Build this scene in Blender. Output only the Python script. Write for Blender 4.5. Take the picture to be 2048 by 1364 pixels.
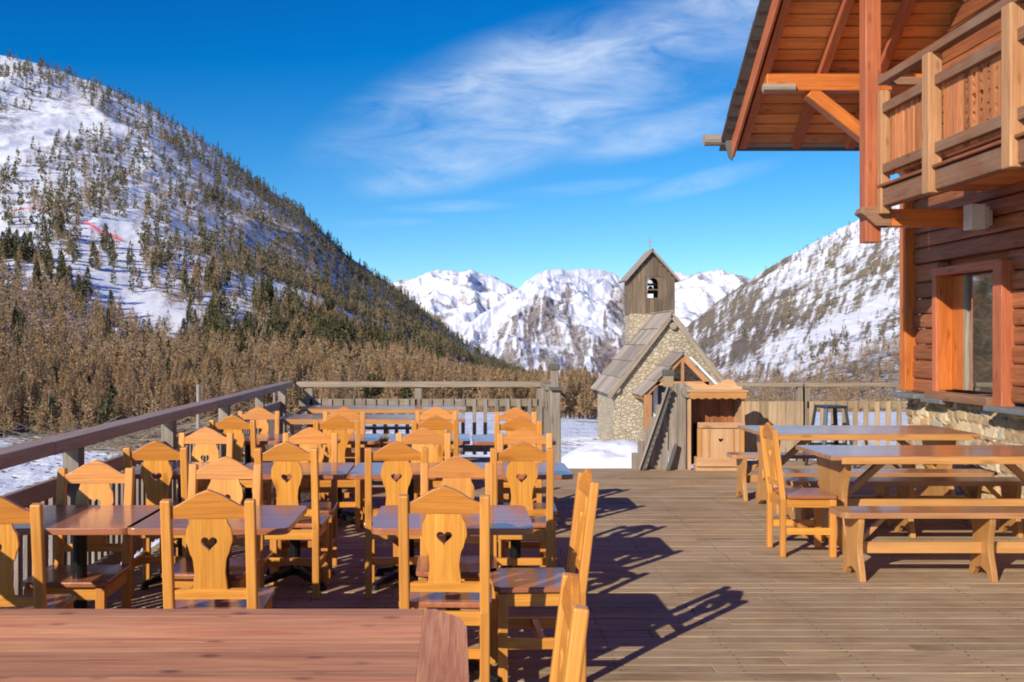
import bpy, bmesh, math, random
import numpy as np
from mathutils import Vector, Matrix
from mathutils.geometry import tessellate_polygon
random.seed(7); RNG = np.random.default_rng(11)
R = math.radians
SC = bpy.context.scene
for o in list(bpy.data.objects): bpy.data.objects.remove(o)
COL = SC.collection
# ------------------------------------------------------------------ camera
CH = 1.59                 # eye height above the deck
cam = bpy.data.cameras.new('camera'); cam.sensor_width = 36; cam.lens = 35.16
cam.shift_x = 0.0557; cam.clip_start = .05; cam.clip_end = 60000
camo = bpy.data.objects.new('camera', cam); COL.objects.link(camo)
camo.location = (0, 0, CH); camo.rotation_euler = (R(90), 0, 0); SC.camera = camo
SC.render.resolution_x = 1024; SC.render.resolution_y = 682
SC.view_settings.view_transform = 'Standard'; SC.view_settings.look = 'None'
SC.view_settings.exposure = 0.12; SC.view_settings.gamma = 1
try: SC.cycles.pixel_filter_type = 'BLACKMAN_HARRIS'; SC.cycles.filter_width = 1.9
except Exception: pass
# ------------------------------------------------------------------ sun and sky
SD = Vector((-.543, -.711, .448)).normalized()
sl = bpy.data.lights.new('sun', 'SUN'); sl.energy = 5.0; sl.angle = R(.5); sl.color = (1, .915, .78)
so = bpy.data.objects.new('sun', sl); COL.objects.link(so)
so.rotation_euler = SD.to_track_quat('Z', 'Y').to_euler(); so.location = (-10, -14, 12)

class NT:
    """tiny helper to write node trees"""
    def __init__(s, nt): s.nt = nt; s.n = nt.nodes; s.l = nt.links
    def new(s, t, **kw):
        n = s.n.new(t)
        for k, v in kw.items():
            if k == 'ins':
                for kk, vv in v.items(): s.put(n.inputs[kk], vv)
            else: setattr(n, k, v)
        return n
    def put(s, sock, v):
        if isinstance(v, bpy.types.NodeSocket): s.l.new(v, sock)
        elif v is not None:
            if isinstance(v, (tuple, list)) and len(v) == 3 and sock.type == 'RGBA': v = (*v, 1)
            sock.default_value = v
    def math(s, op, a, b=None, clamp=False):
        n = s.n.new('ShaderNodeMath'); n.operation = op; n.use_clamp = clamp
        s.put(n.inputs[0], a)
        if b is not None: s.put(n.inputs[1], b)
        return n.outputs[0]
    def mix(s, fac, a, b, blend='MIX'):
        n = s.n.new('ShaderNodeMix'); n.data_type = 'RGBA'; n.blend_type = blend
        s.put(n.inputs[0], fac); s.put(n.inputs[6], a); s.put(n.inputs[7], b)
        return n.outputs[2]
    def ramp(s, fac, stops, interp='LINEAR'):
        n = s.n.new('ShaderNodeValToRGB'); n.color_ramp.interpolation = interp
        e = n.color_ramp.elements
        while len(e) < len(stops): e.new(.5)
        for i, (p, c) in enumerate(stops):
            e[i].position = p
            if not isinstance(c, (tuple, list)): c = (c, c, c)
            e[i].color = (*c[:3], 1)
        s.put(n.inputs[0], fac)
        return n.outputs[0]
    def noise(s, vec, scale, detail=4, rough=.55, out=0, dist=0):
        n = s.n.new('ShaderNodeTexNoise'); n.inputs['Scale'].default_value = scale
        n.inputs['Detail'].default_value = detail; n.inputs['Roughness'].default_value = rough
        n.inputs['Distortion'].default_value = dist
        if vec is not None: s.l.new(vec, n.inputs['Vector'])
        return n.outputs[out]
    def mapping(s, vec, scale=(1, 1, 1), loc=(0, 0, 0), rot=(0, 0, 0)):
        n = s.n.new('ShaderNodeMapping'); s.l.new(vec, n.inputs[0])
        n.inputs['Scale'].default_value = scale; n.inputs['Location'].default_value = loc
        n.inputs['Rotation'].default_value = rot
        return n.outputs[0]

W = bpy.data.worlds.new('World'); SC.world = W; W.use_nodes = True
W.node_tree.nodes.clear(); t = NT(W.node_tree)
sky = t.new('ShaderNodeTexSky', sky_type='NISHITA'); sky.sun_disc = False
sky.sun_elevation = R(26.6); sky.sun_rotation = math.atan2(SD.x, SD.y)
sky.altitude = 1900; sky.air_density = 1.0; sky.dust_density = .25; sky.ozone_density = 3.0
hs = t.new('ShaderNodeHueSaturation', ins={'Hue': .492, 'Saturation': 1.30, 'Value': 1.0, 'Color': sky.outputs[0]})
tc = t.new('ShaderNodeTexCoord'); sp = t.new('ShaderNodeSeparateXYZ'); t.l.new(tc.outputs['Generated'], sp.inputs[0])
dy = t.math('MAXIMUM', sp.outputs[1], .05)
px = t.math('DIVIDE', sp.outputs[0], dy); pz = t.math('DIVIDE', sp.outputs[2], dy)
cb = t.new('ShaderNodeCombineXYZ'); t.l.new(px, cb.inputs[0]); t.l.new(pz, cb.inputs[1])
cl_sum = None
# wispy cirrus: centre (tangent-plane direction), radii, tilt, strength
for (cx, cy, rx, ry, rot, st) in ((.08, .245, .27, .085, 17, .95), (.30, .33, .20, .085, 18, .85), (.00, .172, .14, .028, 10, .7), (.22, .215, .16, .03, 14, .6),
                                  (.10, .205, .22, .016, 8, .35), (.00, .135, .09, .008, 2, .3), (-.07, .118, .06, .006, 2, .25),
                                  (.25, .16, .10, .014, 14, .4), (.12, .152, .11, .010, 6, .3)):
    m = t.new('ShaderNodeMapping', vector_type='TEXTURE')
    t.l.new(cb.outputs[0], m.inputs[0]); m.inputs['Location'].default_value = (cx, cy, 0)
    m.inputs['Rotation'].default_value = (0, 0, R(rot)); m.inputs['Scale'].default_value = (rx, ry, 1)
    ln = t.new('ShaderNodeVectorMath', operation='LENGTH'); t.l.new(m.outputs[0], ln.inputs[0])
    f = t.ramp(ln.outputs['Value'], [(0, 1), (.35, .72), (1, 0)], 'EASE')
    f = t.math('MULTIPLY', f, st)
    cl_sum = f if cl_sum is None else t.math('MAXIMUM', cl_sum, f)
mv = t.mapping(cb.outputs[0], scale=(2.6, 9, 1), rot=(0, 0, R(-20)))
w1 = t.noise(mv, 3.2, 7, .62, dist=.7)
w2 = t.noise(t.mapping(cb.outputs[0], scale=(1.3, 3.2, 1), rot=(0, 0, R(-20)), loc=(3, 1, 0)), 3.4, 4, .5, dist=.4)
wf = t.math('MULTIPLY', t.ramp(w1, [(.28, .05), (.66, 1)]), t.ramp(w2, [(.30, .25), (.58, 1)]))
cf = t.math('MULTIPLY', t.math('MULTIPLY', cl_sum, wf), .95, clamp=True)
sk = t.new('ShaderNodeSeparateColor', ins={'Color': hs.outputs[0]})
r_c = t.math('MAXIMUM', t.math('SUBTRACT', t.math('MULTIPLY', sk.outputs[0], .75), .34), .01)
g_c = t.math('MAXIMUM', t.math('SUBTRACT', t.math('MULTIPLY', sk.outputs[1], .90), .60), .05)
skb = t.new('ShaderNodeCombineColor', ins={0: r_c, 1: g_c, 2: t.math('MULTIPLY', sk.outputs[2], .9)})
skyc = t.mix(cf, skb.outputs[0], (5.8, 6.5, 7.6))
bg = t.new('ShaderNodeBackground', ins={'Color': skyc, 'Strength': .134})
out = t.new('ShaderNodeOutputWorld'); t.l.new(bg.outputs[0], out.inputs[0])

# ------------------------------------------------------------------ tagging
def tag(o, label=None, cat=None, group=None, kind=None):
    if label: o['label'] = label
    if cat: o['category'] = cat
    if group: o['group'] = group
    if kind: o['kind'] = kind
    return o
def empty(name, loc=(0, 0, 0), rz=0, label=None, cat=None, group=None):
    o = bpy.data.objects.new(name, None); o.empty_display_size = .1; COL.objects.link(o)
    o.location = loc; o.rotation_euler = (0, 0, rz)
    return tag(o, label, cat, group)
def copy_tree(o, parent=None):
    kids = [c for c in o.children]
    c = o.copy(); COL.objects.link(c); c.parent = parent
    for ch in kids: copy_tree(ch, c)
    return c

# ------------------------------------------------------------------ materials
MATS = {}
def mat(name):
    m = bpy.data.materials.new(name); m.use_nodes = True; m.node_tree.nodes.clear()
    t = NT(m.node_tree); b = t.new('ShaderNodeBsdfPrincipled'); o = t.new('ShaderNodeOutputMaterial')
    t.l.new(b.outputs[0], o.inputs[0]); MATS[name] = m
    return m, t, b
def bump(t, b, h, strength=.3, dist=.01):
    n = t.new('ShaderNodeBump', ins={'Strength': strength, 'Distance': dist, 'Height': h})
    t.l.new(n.outputs[0], b.inputs['Normal'])
def attr(t, name, out=1):
    return t.new('ShaderNodeAttribute', attribute_name=name).outputs[out]
def wood(name, light, dark, rough=.45, coat=0, grain=1., knots=.5, weather=None, var=.25, spec=.5, knot_col=None, coat_rough=.12, gs=(1.2, 26, 26), kr=1., kx=1.):
    m, t, b = mat(name)
    oi = t.new('ShaderNodeObjectInfo').outputs['Random']
    ad = t.new('ShaderNodeVectorMath', operation='ADD'); t.l.new(attr(t, 'gc'), ad.inputs[0])
    t.l.new(t.new('ShaderNodeCombineXYZ', ins={0: t.math('MULTIPLY', oi, 37.), 1: t.math('MULTIPLY', oi, 61.), 2: 0}).outputs[0], ad.inputs[1]); gc = ad.outputs[0]
    isl = t.new('ShaderNodeNewGeometry').outputs['Random Per Island']
    g1 = t.noise(t.mapping(gc, scale=gs), 1.6, 5, .6, dist=.6)
    g2 = t.noise(t.mapping(gc, scale=(gs[0] * 1.7, gs[1] * 4, gs[2] * 4)), 2., 3, .6)
    g3 = t.noise(t.mapping(gc, scale=(1.1, 3, 3)), 1.3, 3, .5)
    f = t.math('ADD', t.math('MULTIPLY', g1, .62), t.math('MULTIPLY', g2, .38))
    f = t.ramp(f, [(.36, 0), (.62, 1)])
    c = t.mix(t.math('MULTIPLY', f, grain), light, dark)
    c = t.mix(t.math('MULTIPLY', t.ramp(g3, [(.35, 0), (.75, 1)]), .4), c, tuple(x * .62 for x in dark))
    kn = t.new('ShaderNodeTexVoronoi', ins={'Scale': 1.0, 'Vector': t.mapping(gc, scale=(2.6 * kx, 8.5, 8.5))})
    kf = t.ramp(kn.outputs['Distance'], [(.05 * kr, 1), (.12 * kr, .6), (.2 * kr, 0)])
    c = t.mix(t.math('MULTIPLY', kf, knots), c, knot_col or tuple(x * .35 for x in dark))
    br = t.math('MULTIPLY', t.math('ADD', t.math('MULTIPLY', isl, var * 2), 1 - var), t.math('ADD', t.math('MULTIPLY', oi, .16), .92))
    c = t.mix(1, c, t.new('ShaderNodeCombineColor', ins={0: br, 1: br, 2: br}).outputs[0], 'MULTIPLY')
    if weather:
        pos = t.new('ShaderNodeNewGeometry').outputs['Position']
        wn = t.noise(pos, 1.7, 5, .65)
        c = t.mix(t.ramp(wn, [(.42, 0), (.66, .75)]), c, weather)
    t.put(b.inputs['Base Color'], c); b.inputs['Roughness'].default_value = rough
    t.put(b.inputs['Roughness'], t.math('ADD', t.math('MULTIPLY', f, .12), rough - .04))
    b.inputs['Specular IOR Level'].default_value = spec
    b.inputs['Coat Weight'].default_value = coat; b.inputs['Coat Roughness'].default_value = coat_rough
    bump(t, b, f, .4, .002)
    return m
def plain(name, c, rough=.5, metal=0, bumpy=0, scale=20, var=.15):
    m, t, b = mat(name)
    tc = t.new('ShaderNodeTexCoord'); n = t.noise(tc.outputs['Object'], scale, 5, .6)
    t.put(b.inputs['Base Color'], t.mix(n, tuple(x * (1 - var) for x in c), tuple(min(1, x * (1 + var)) for x in c)))
    b.inputs['Roughness'].default_value = rough; b.inputs['Metallic'].default_value = metal
    if bumpy: bump(t, b, n, bumpy, .01)
    return m

wood('honey_pine', (.90, .42, .075), (.60, .215, .026), rough=.36, coat=.25, grain=.9, knots=.65, var=.14, knot_col=(.26, .08, .012))
wood('honey_pine_side', (.80, .36, .075), (.56, .21, .032), rough=.4, coat=.15, grain=.85, knots=.45, var=.2)
wood('honey_shaded', (.70, .285, .045), (.50, .165, .022), rough=.34, coat=.25, grain=.9, knots=.5, var=.14, knot_col=(.2, .06, .01))  # crest rails: shade of the curved, tilted crest put into the wood colour
wood('red_varnish', (.44, .17, .075), (.29, .085, .035), rough=.32, coat=.75, grain=.8, knots=.25, var=.16, coat_rough=.13)
wood('table_varnish', (.92, .46, .19), (.58, .20, .08), rough=.5, coat=.08, grain=1., knots=.75, var=.34, kr=.95, kx=2.0, spec=.35, coat_rough=.2, knot_col=(.22, .05, .02), gs=(1.3, 20, 20))
wood('picnic_pine', (.70, .36, .12), (.50, .22, .06), rough=.38, coat=.3, grain=.9, knots=.5, var=.14)
wood('picnic_top', (.50, .25, .11), (.34, .14, .055), rough=.3, coat=.7, grain=.8, knots=.25, var=.14, coat_rough=.12)
wood('porch_wood', (.60, .30, .13), (.40, .175, .065), rough=.6, grain=1, knots=.5, var=.2, spec=.3)
wood('rail_tan', (.54, .40, .26), (.35, .245, .15), rough=.75, grain=1, knots=.4, var=.25, spec=.25)
wood('weathered', (.46, .375, .28), (.27, .21, .15), rough=.8, grain=1, knots=.4, var=.22, spec=.25)
wood('grey_wood', (.42, .355, .29), (.22, .18, .145), rough=.8, grain=1, knots=.4, var=.2, spec=.25)
wood('rail_wood', (.48, .34, .27), (.28, .185, .145), rough=.55, grain=1, knots=.4, var=.2, spec=.4, weather=(.33, .28, .24))
wood('deck_wood', (.56, .40, .235), (.30, .195, .105), rough=.75, grain=1, knots=.35, var=.2, spec=.25, weather=(.42, .315, .205), gs=(2.2, 34, 34))
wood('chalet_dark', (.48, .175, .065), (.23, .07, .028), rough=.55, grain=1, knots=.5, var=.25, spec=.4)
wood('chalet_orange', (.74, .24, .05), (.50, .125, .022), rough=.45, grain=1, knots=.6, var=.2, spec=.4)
wood('chalet_red', (.60, .20, .085), (.40, .10, .04), rough=.5, grain=1, knots=.5, var=.18, spec=.4)
wood('soffit_wood', (.84, .36, .11), (.58, .19, .045), rough=.55, grain=1, knots=.7, var=.4, spec=.4)  # colour raised to stand in for light bouncing up onto the boards
wood('balcony_wood', (.66, .27, .10), (.42, .135, .045), rough=.55, grain=1, knots=.6, var=.34, spec=.35)
wood('balcony_post_wood', (.62, .34, .165), (.42, .20, .085), rough=.55, grain=1, knots=.6, var=.15, spec=.35)
wood('balcony_rail', (.40, .20, .105), (.22, .095, .045), rough=.6, grain=1, knots=.5, var=.2, spec=.35, weather=(.26, .17, .11))
wood('pale_pine', (.72, .45, .25), (.52, .29, .14), rough=.6, grain=.9, knots=.6, var=.14, spec=.3)
wood('shingle', (.44, .37, .31), (.27, .22, .175), rough=.85, grain=1, knots=.1, var=.25, spec=.2)
wood('tower_wood', (.26, .19, .13), (.13, .09, .06), rough=.8, grain=1, knots=.3, var=.3, spec=.2)
plain('black_metal', (.02, .02, .022), .4, .6)
plain('dark_steel', (.06, .075, .085), .35, .7)
plain('bolt_metal', (.5, .5, .5), .4, .9)
plain('slate', (.17, .18, .18), .6, 0, .5, 9, .35)
plain('slate_dark', (.10, .095, .09), .65, 0, .5, 12, .35)
plain('white_plastic', (.62, .60, .56), .5)
plain('net_red', (.62, .045, .06), .7)
plain('bronze', (.10, .07, .035), .4, .7)
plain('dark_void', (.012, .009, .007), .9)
plain('bark', (.24, .19, .145), .9, 0, .4, 8, .3)
plain('twig', (.22, .17, .12), .9, 0, .4, 8, .3)
plain('curtain', (.55, .60, .55), .8)
# glass
m, t, b = mat('glass')
b.inputs['Base Color'].default_value = (.02, .035, .035, 1); b.inputs['Roughness'].default_value = .03
b.inputs['Specular IOR Level'].default_value = 1.0; b.inputs['Coat Weight'].default_value = 1; b.inputs['Coat Roughness'].default_value = .02
b.inputs['IOR'].default_value = 3.2
# stone (vertex tint)
m, t, b = mat('stone')
tc = t.new('ShaderNodeTexCoord'); n = t.noise(tc.outputs['Object'], 22, 6, .7)
c = t.mix(t.ramp(n, [(.3, 0), (.75, 1)]), attr(t, 'tint', 0), (.12, .10, .085)); c = t.mix(.45, attr(t, 'tint', 0), c)
t.put(b.inputs['Base Color'], c); b.inputs['Roughness'].default_value = .85; bump(t, b, n, .6, .01)
# chapel masonry
m, t, b = mat('masonry')
tc = t.new('ShaderNodeTexCoord'); P = tc.outputs['Object']
wob = t.noise(P, 3, 3, .5, out=1)
pv = t.new('ShaderNodeVectorMath', operation='ADD'); t.l.new(P, pv.inputs[0]); t.l.new(t.mapping(wob, scale=(.12, .12, .12)), pv.inputs[1])
mp = t.mapping(pv.outputs[0], scale=(1, 1, 1.7))
vo = t.new('ShaderNodeTexVoronoi', ins={'Scale': 8, 'Vector': mp}); ve = t.new('ShaderNodeTexVoronoi', feature='DISTANCE_TO_EDGE', ins={'Scale': 8, 'Vector': mp})
sc = t.new('ShaderNodeSeparateColor'); t.l.new(vo.outputs['Color'], sc.inputs[0])
c = t.ramp(sc.outputs[0], [(0, (.56, .44, .28)), (.3, (.66, .55, .38)), (.55, (.40, .32, .22)), (.8, (.68, .59, .43)), (1, (.50, .44, .35))])
c = t.mix(t.ramp(ve.outputs['Distance'], [(.02, 1), (.09, 0)]), c, (.56, .48, .35))
n = t.noise(P, 14, 6, .7); c = t.mix(t.math('MULTIPLY', n, .5), c, (.22, .16, .09))
t.put(b.inputs['Base Color'], c); b.inputs['Roughness'].default_value = .9
bump(t, b, t.math('ADD', t.ramp(ve.outputs['Distance'], [(0, 0), (.12, 1)]), t.math('MULTIPLY', n, .5)), .8, .03)
# terrain: 'cover' colour attribute = (cover amount, cover hue, rockiness)
def terrain_mat(name, ca, cb_, fine, detail_amp=.55, snow=(.84, .86, .90), soft=.08, streak=None):
    m, t, b = mat(name)
    P = t.new('ShaderNodeNewGeometry').outputs['Position']
    cv = t.new('ShaderNodeSeparateColor'); t.l.new(attr(t, 'cover', 0), cv.inputs[0])
    n = t.noise(P, fine, 7, .68); n2 = t.noise(P, fine * 4.3, 5, .65)
    nn = t.math('ADD', t.math('MULTIPLY', n, .6), t.math('MULTIPLY', n2, .4))
    f = t.math('ADD', cv.outputs[0], t.math('MULTIPLY', t.math('SUBTRACT', nn, .5), detail_amp * 2))
    f = t.ramp(f, [(.5 - soft, 0), (.5 + soft, 1)])
    cc = t.mix(cv.outputs[1], ca, cb_); cc = t.mix(t.ramp(n2, [(.3, 0), (.7, 1)]), cc, tuple(x * .5 for x in ca))
    t.put(b.inputs['Base Color'], t.mix(f, snow, cc)); b.inputs['Roughness'].default_value = .75
    b.inputs['Specular IOR Level'].default_value = .15
    bump(t, b, nn, .5, .12 / fine)
    return m
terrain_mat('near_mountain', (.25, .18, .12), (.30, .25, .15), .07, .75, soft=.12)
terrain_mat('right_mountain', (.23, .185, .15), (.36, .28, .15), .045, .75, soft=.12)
terrain_mat('far_mountain', (.36, .30, .27), (.44, .39, .35), .012, .62, soft=.14)  # bare ground tones lightened, distance haze put into the colour
m, t, b = mat('snow')
P = t.new('ShaderNodeNewGeometry').outputs['Position']; n = t.noise(P, 1.1, 8, .62); n2 = t.noise(P, .25, 4, .5)
n3 = t.noise(P, .09, 6, .7)
c = t.mix(t.ramp(n3, [(.60, 0), (.66, 1)]), (.88, .90, .93), t.mix(n, (.20, .15, .10), (.34, .28, .2)))
t.put(b.inputs['Base Color'], c); b.inputs['Roughness'].default_value = .6
vf = t.new('ShaderNodeTexVoronoi', ins={'Scale': 2.2, 'Vector': P}).outputs['Distance']
bump(t, b, t.math('ADD', t.math('ADD', n, t.ramp(vf, [(.1, 0), (.3, 1)])), t.math('MULTIPLY', n2, 2)), 1, .3)
m, t, b = mat('clean_snow')
P = t.new('ShaderNodeNewGeometry').outputs['Position']; n = t.noise(P, 2.5, 7, .6)
b.inputs['Base Color'].default_value = (.88, .90, .93, 1); b.inputs['Roughness'].default_value = .55; bump(t, b, n, .7, .06)
def foliage(name, a, c2, c3):
    m, t, b = mat(name)
    g = t.new('ShaderNodeNewGeometry').outputs['Random Per Island']; oi = t.new('ShaderNodeObjectInfo').outputs['Random']
    rn = attr(t, 'rnd', 2)
    k = t.math('FRACT', t.math('ADD', rn, oi))
    c = t.mix(k, a, c2); c = t.mix(t.math('MULTIPLY', g, .5), c, c3)
    t.put(b.inputs['Base Color'], c); b.inputs['Roughness'].default_value = .85; b.inputs['Specular IOR Level'].default_value = .1
foliage('larch_foliage', (.40, .245, .115), (.25, .17, .105), (.47, .32, .175))
foliage('pine_foliage', (.085, .090, .042), (.15, .125, .062), (.19, .165, .085))

# ------------------------------------------------------------------ mesh builder
class MB:
    def __init__(s): s.v = []; s.f = []; s.g = []
    def _add(s, vs, fs, M=None, ax=0):
        b = len(s.v); off = Vector((random.uniform(0, 50), random.uniform(0, 50), random.uniform(0, 50)))
        for p in vs:
            p = Vector(p); q = (M @ p) if M is not None else p
            g = (p[ax], p[(ax + 1) % 3], p[(ax + 2) % 3])
            s.v.append(tuple(q)); s.g.append((g[0] + off[0], g[1] + off[1], g[2] + off[2]))
        s.f += [tuple(i + b for i in f) for f in fs]
    def box(s, c, sz, M=None, ax=None, rz=0):
        x, y, z = sz[0] / 2, sz[1] / 2, sz[2] / 2
        vs = [(-x, -y, -z), (x, -y, -z), (x, y, -z), (-x, y, -z), (-x, -y, z), (x, -y, z), (x, y, z), (-x, y, z)]
        fs = [(0, 3, 2, 1), (4, 5, 6, 7), (0, 1, 5, 4), (1, 2, 6, 5), (2, 3, 7, 6), (3, 0, 4, 7)]
        T = Matrix.Translation(c)
        if rz: T = T @ Matrix.Rotation(rz, 4, 'Z')
        if M is not None: T = T @ M
        if ax is None: ax = max(range(3), key=lambda i: sz[i])
        s._add(vs, fs, T, ax); return s
    def bar(s, p0, p1, w, h, up=(0, 0, 1), taper=1):
        p0, p1 = Vector(p0), Vector(p1); d = p1 - p0; L = d.length; x = d.normalized(); u = Vector(up)
        y = u.cross(x)
        if y.length < 1e-4: y = Vector((0, 1, 0)).cross(x)
        y.normalize(); z = x.cross(y)
        M = Matrix((x, y, z)).transposed().to_4x4(); M.translation = p0
        a, c = w / 2, h / 2
        vs = [(0, -a, -c), (0, a, -c), (0, a, c), (0, -a, c)] + [(L, q[0] * taper, q[1] * taper) for q in ((-a, -c), (a, -c), (a, c), (-a, c))]
        fs = [(0, 3, 2, 1), (4, 5, 6, 7), (0, 1, 5, 4), (1, 2, 6, 5), (2, 3, 7, 6), (3, 0, 4, 7)]
        s._add(vs, fs, M, 0); return s
    def tube(s, p0, p1, r0, r1=None, n=12):
        r1 = r0 if r1 is None else r1
        p0, p1 = Vector(p0), Vector(p1); d = p1 - p0; L = d.length
        M = d.to_track_quat('X', 'Z').to_matrix().to_4x4(); M.translation = p0
        vs = [(0, r0 * math.cos(6.2832 * i / n), r0 * math.sin(6.2832 * i / n)) for i in range(n)] + \
             [(L, r1 * math.cos(6.2832 * i / n), r1 * math.sin(6.2832 * i / n)) for i in range(n)]
        fs = [(i, (i + 1) % n, n + (i + 1) % n, n + i) for i in range(n)] + [tuple(reversed(range(n))), tuple(range(n, 2 * n))]
        s._add(vs, fs, M, 0); return s
    def prism(s, loops, th, M, ax=1):
        """loops in local XY (first = outline, rest = holes), extruded along local Z, centred"""
        if not isinstance(loops[0][0], (tuple, list)): loops = [loops]
        tris = tessellate_polygon([[Vector((p[0], p[1], 0)) for p in L] for L in loops])
        pts = [p for L in loops for p in L]; n = len(pts)
        vs = [(p[0], p[1], -th / 2) for p in pts] + [(p[0], p[1], th / 2) for p in pts]; fs = []
        for a, b_, c in tris:
            A, B, C_ = pts[a], pts[b_], pts[c]
            if (B[0] - A[0]) * (C_[1] - A[1]) - (B[1] - A[1]) * (C_[0] - A[0]) < 0: b_, c = c, b_
            fs += [(a + n, b_ + n, c + n), (c, b_, a)]
        k = 0
        for L in loops:
            m_ = len(L); area = sum(L[i][0] * L[(i + 1) % m_][1] - L[(i + 1) % m_][0] * L[i][1] for i in range(m_))
            hole = L is not loops[0]
            for i in range(m_):
                a, b_ = k + i, k + (i + 1) % m_
                q = (a, b_, b_ + n, a + n)
                if (area < 0) != hole: q = tuple(reversed(q))
                fs.append(q)
            k += m_
        s._add(vs, fs, M, ax); return s
    def obj(s, name, m, parent=None, bevel=0, loc=None, smooth=False):
        me = bpy.data.meshes.new(name); me.from_pydata(s.v, [], s.f)
        a = me.attributes.new('gc', 'FLOAT_VECTOR', 'POINT'); a.data.foreach_set('vector', np.array(s.g, dtype=np.float32).ravel())
        me.materials.append(MATS[m]); o = bpy.data.objects.new(name, me); COL.objects.link(o); o.parent = parent
        if loc: o.location = loc
        if smooth:
            for p in me.polygons: p.use_smooth = True
        if bevel:
            md = o.modifiers.new('bevel', 'BEVEL'); md.width = bevel; md.segments = 2; md.limit_method = 'ANGLE'; md.angle_limit = R(40)
        return o
XZ = Matrix(((1, 0, 0, 0), (0, 0, -1, 0), (0, 1, 0, 0), (0, 0, 0, 1)))   # local XY -> world XZ, thickness along -Y
YZ = Matrix(((0, 0, 1, 0), (1, 0, 0, 0), (0, 1, 0, 0), (0, 0, 0, 1)))    # local XY -> world YZ, thickness along X
def TM(x, y, z, M=None): return Matrix.Translation((x, y, z)) @ (M if M is not None else Matrix.Identity(4))

def from_np(name, v, f, m, smooth=False, parent=None, attrs=None):
    me = bpy.data.meshes.new(name); v = np.asarray(v, np.float32); f = np.asarray(f, np.int32)
    k = f.shape[1]; me.vertices.add(len(v)); me.vertices.foreach_set('co', v.ravel())
    me.loops.add(f.size); me.loops.foreach_set('vertex_index', f.ravel())
    me.polygons.add(len(f)); me.polygons.foreach_set('loop_start', np.arange(0, f.size, k, dtype=np.int32))
    me.polygons.foreach_set('use_smooth', np.full(len(f), smooth))
    me.update(calc_edges=True); me.validate()
    for nm, arr in (attrs or {}).items():
        if arr.ndim == 2:
            a = me.attributes.new(nm, 'FLOAT_COLOR', 'POINT'); a.data.foreach_set('color', np.asarray(arr, np.float32).ravel())
        else:
            a = me.attributes.new(nm, 'FLOAT', 'POINT'); a.data.foreach_set('value', np.asarray(arr, np.float32).ravel())
    for mm in (m if isinstance(m, list) else [m]): me.materials.append(MATS[mm])
    o = bpy.data.objects.new(name, me); COL.objects.link(o); o.parent = parent
    return o

# ------------------------------------------------------------------ numpy noise
def _h(ix, iy, s):
    n = (ix.astype(np.int64) * 374761393 + iy.astype(np.int64) * 668265263 + s * 1442695041) & 0x7fffffff
    n = ((n ^ (n >> 13)) * 1274126177) & 0x7fffffff
    return ((n ^ (n >> 16)) & 0xffff) / 65535.
def vn(x, y, s=0):
    x0, y0 = np.floor(x), np.floor(y); fx, fy = x - x0, y - y0
    fx = fx * fx * (3 - 2 * fx); fy = fy * fy * (3 - 2 * fy)
    a, b, c, d = _h(x0, y0, s), _h(x0 + 1, y0, s), _h(x0, y0 + 1, s), _h(x0 + 1, y0 + 1, s)
    return (a * (1 - fx) + b * fx) * (1 - fy) + (c * (1 - fx) + d * fx) * fy
def fbm(x, y, s=0, o=5, g=.5):
    r = 0; a = 1; t_ = 0
    for i in range(o): r = r + a * vn(x * 2 ** i + i * 17.3, y * 2 ** i + i * 9.1, s + i); t_ += a; a *= g
    return r / t_
def ridg(x, y, s=0, o=5):
    r = 0; a = 1; t_ = 0
    for i in range(o): r = r + a * (1 - np.abs(2 * vn(x * 2 ** i + i * 7.7, y * 2 ** i, s + i) - 1)); t_ += a; a *= .5
    return r / t_
def ss(a, b, x): t_ = np.clip((x - a) / (b - a), 0, 1); return t_ * t_ * (3 - 2 * t_)

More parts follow.
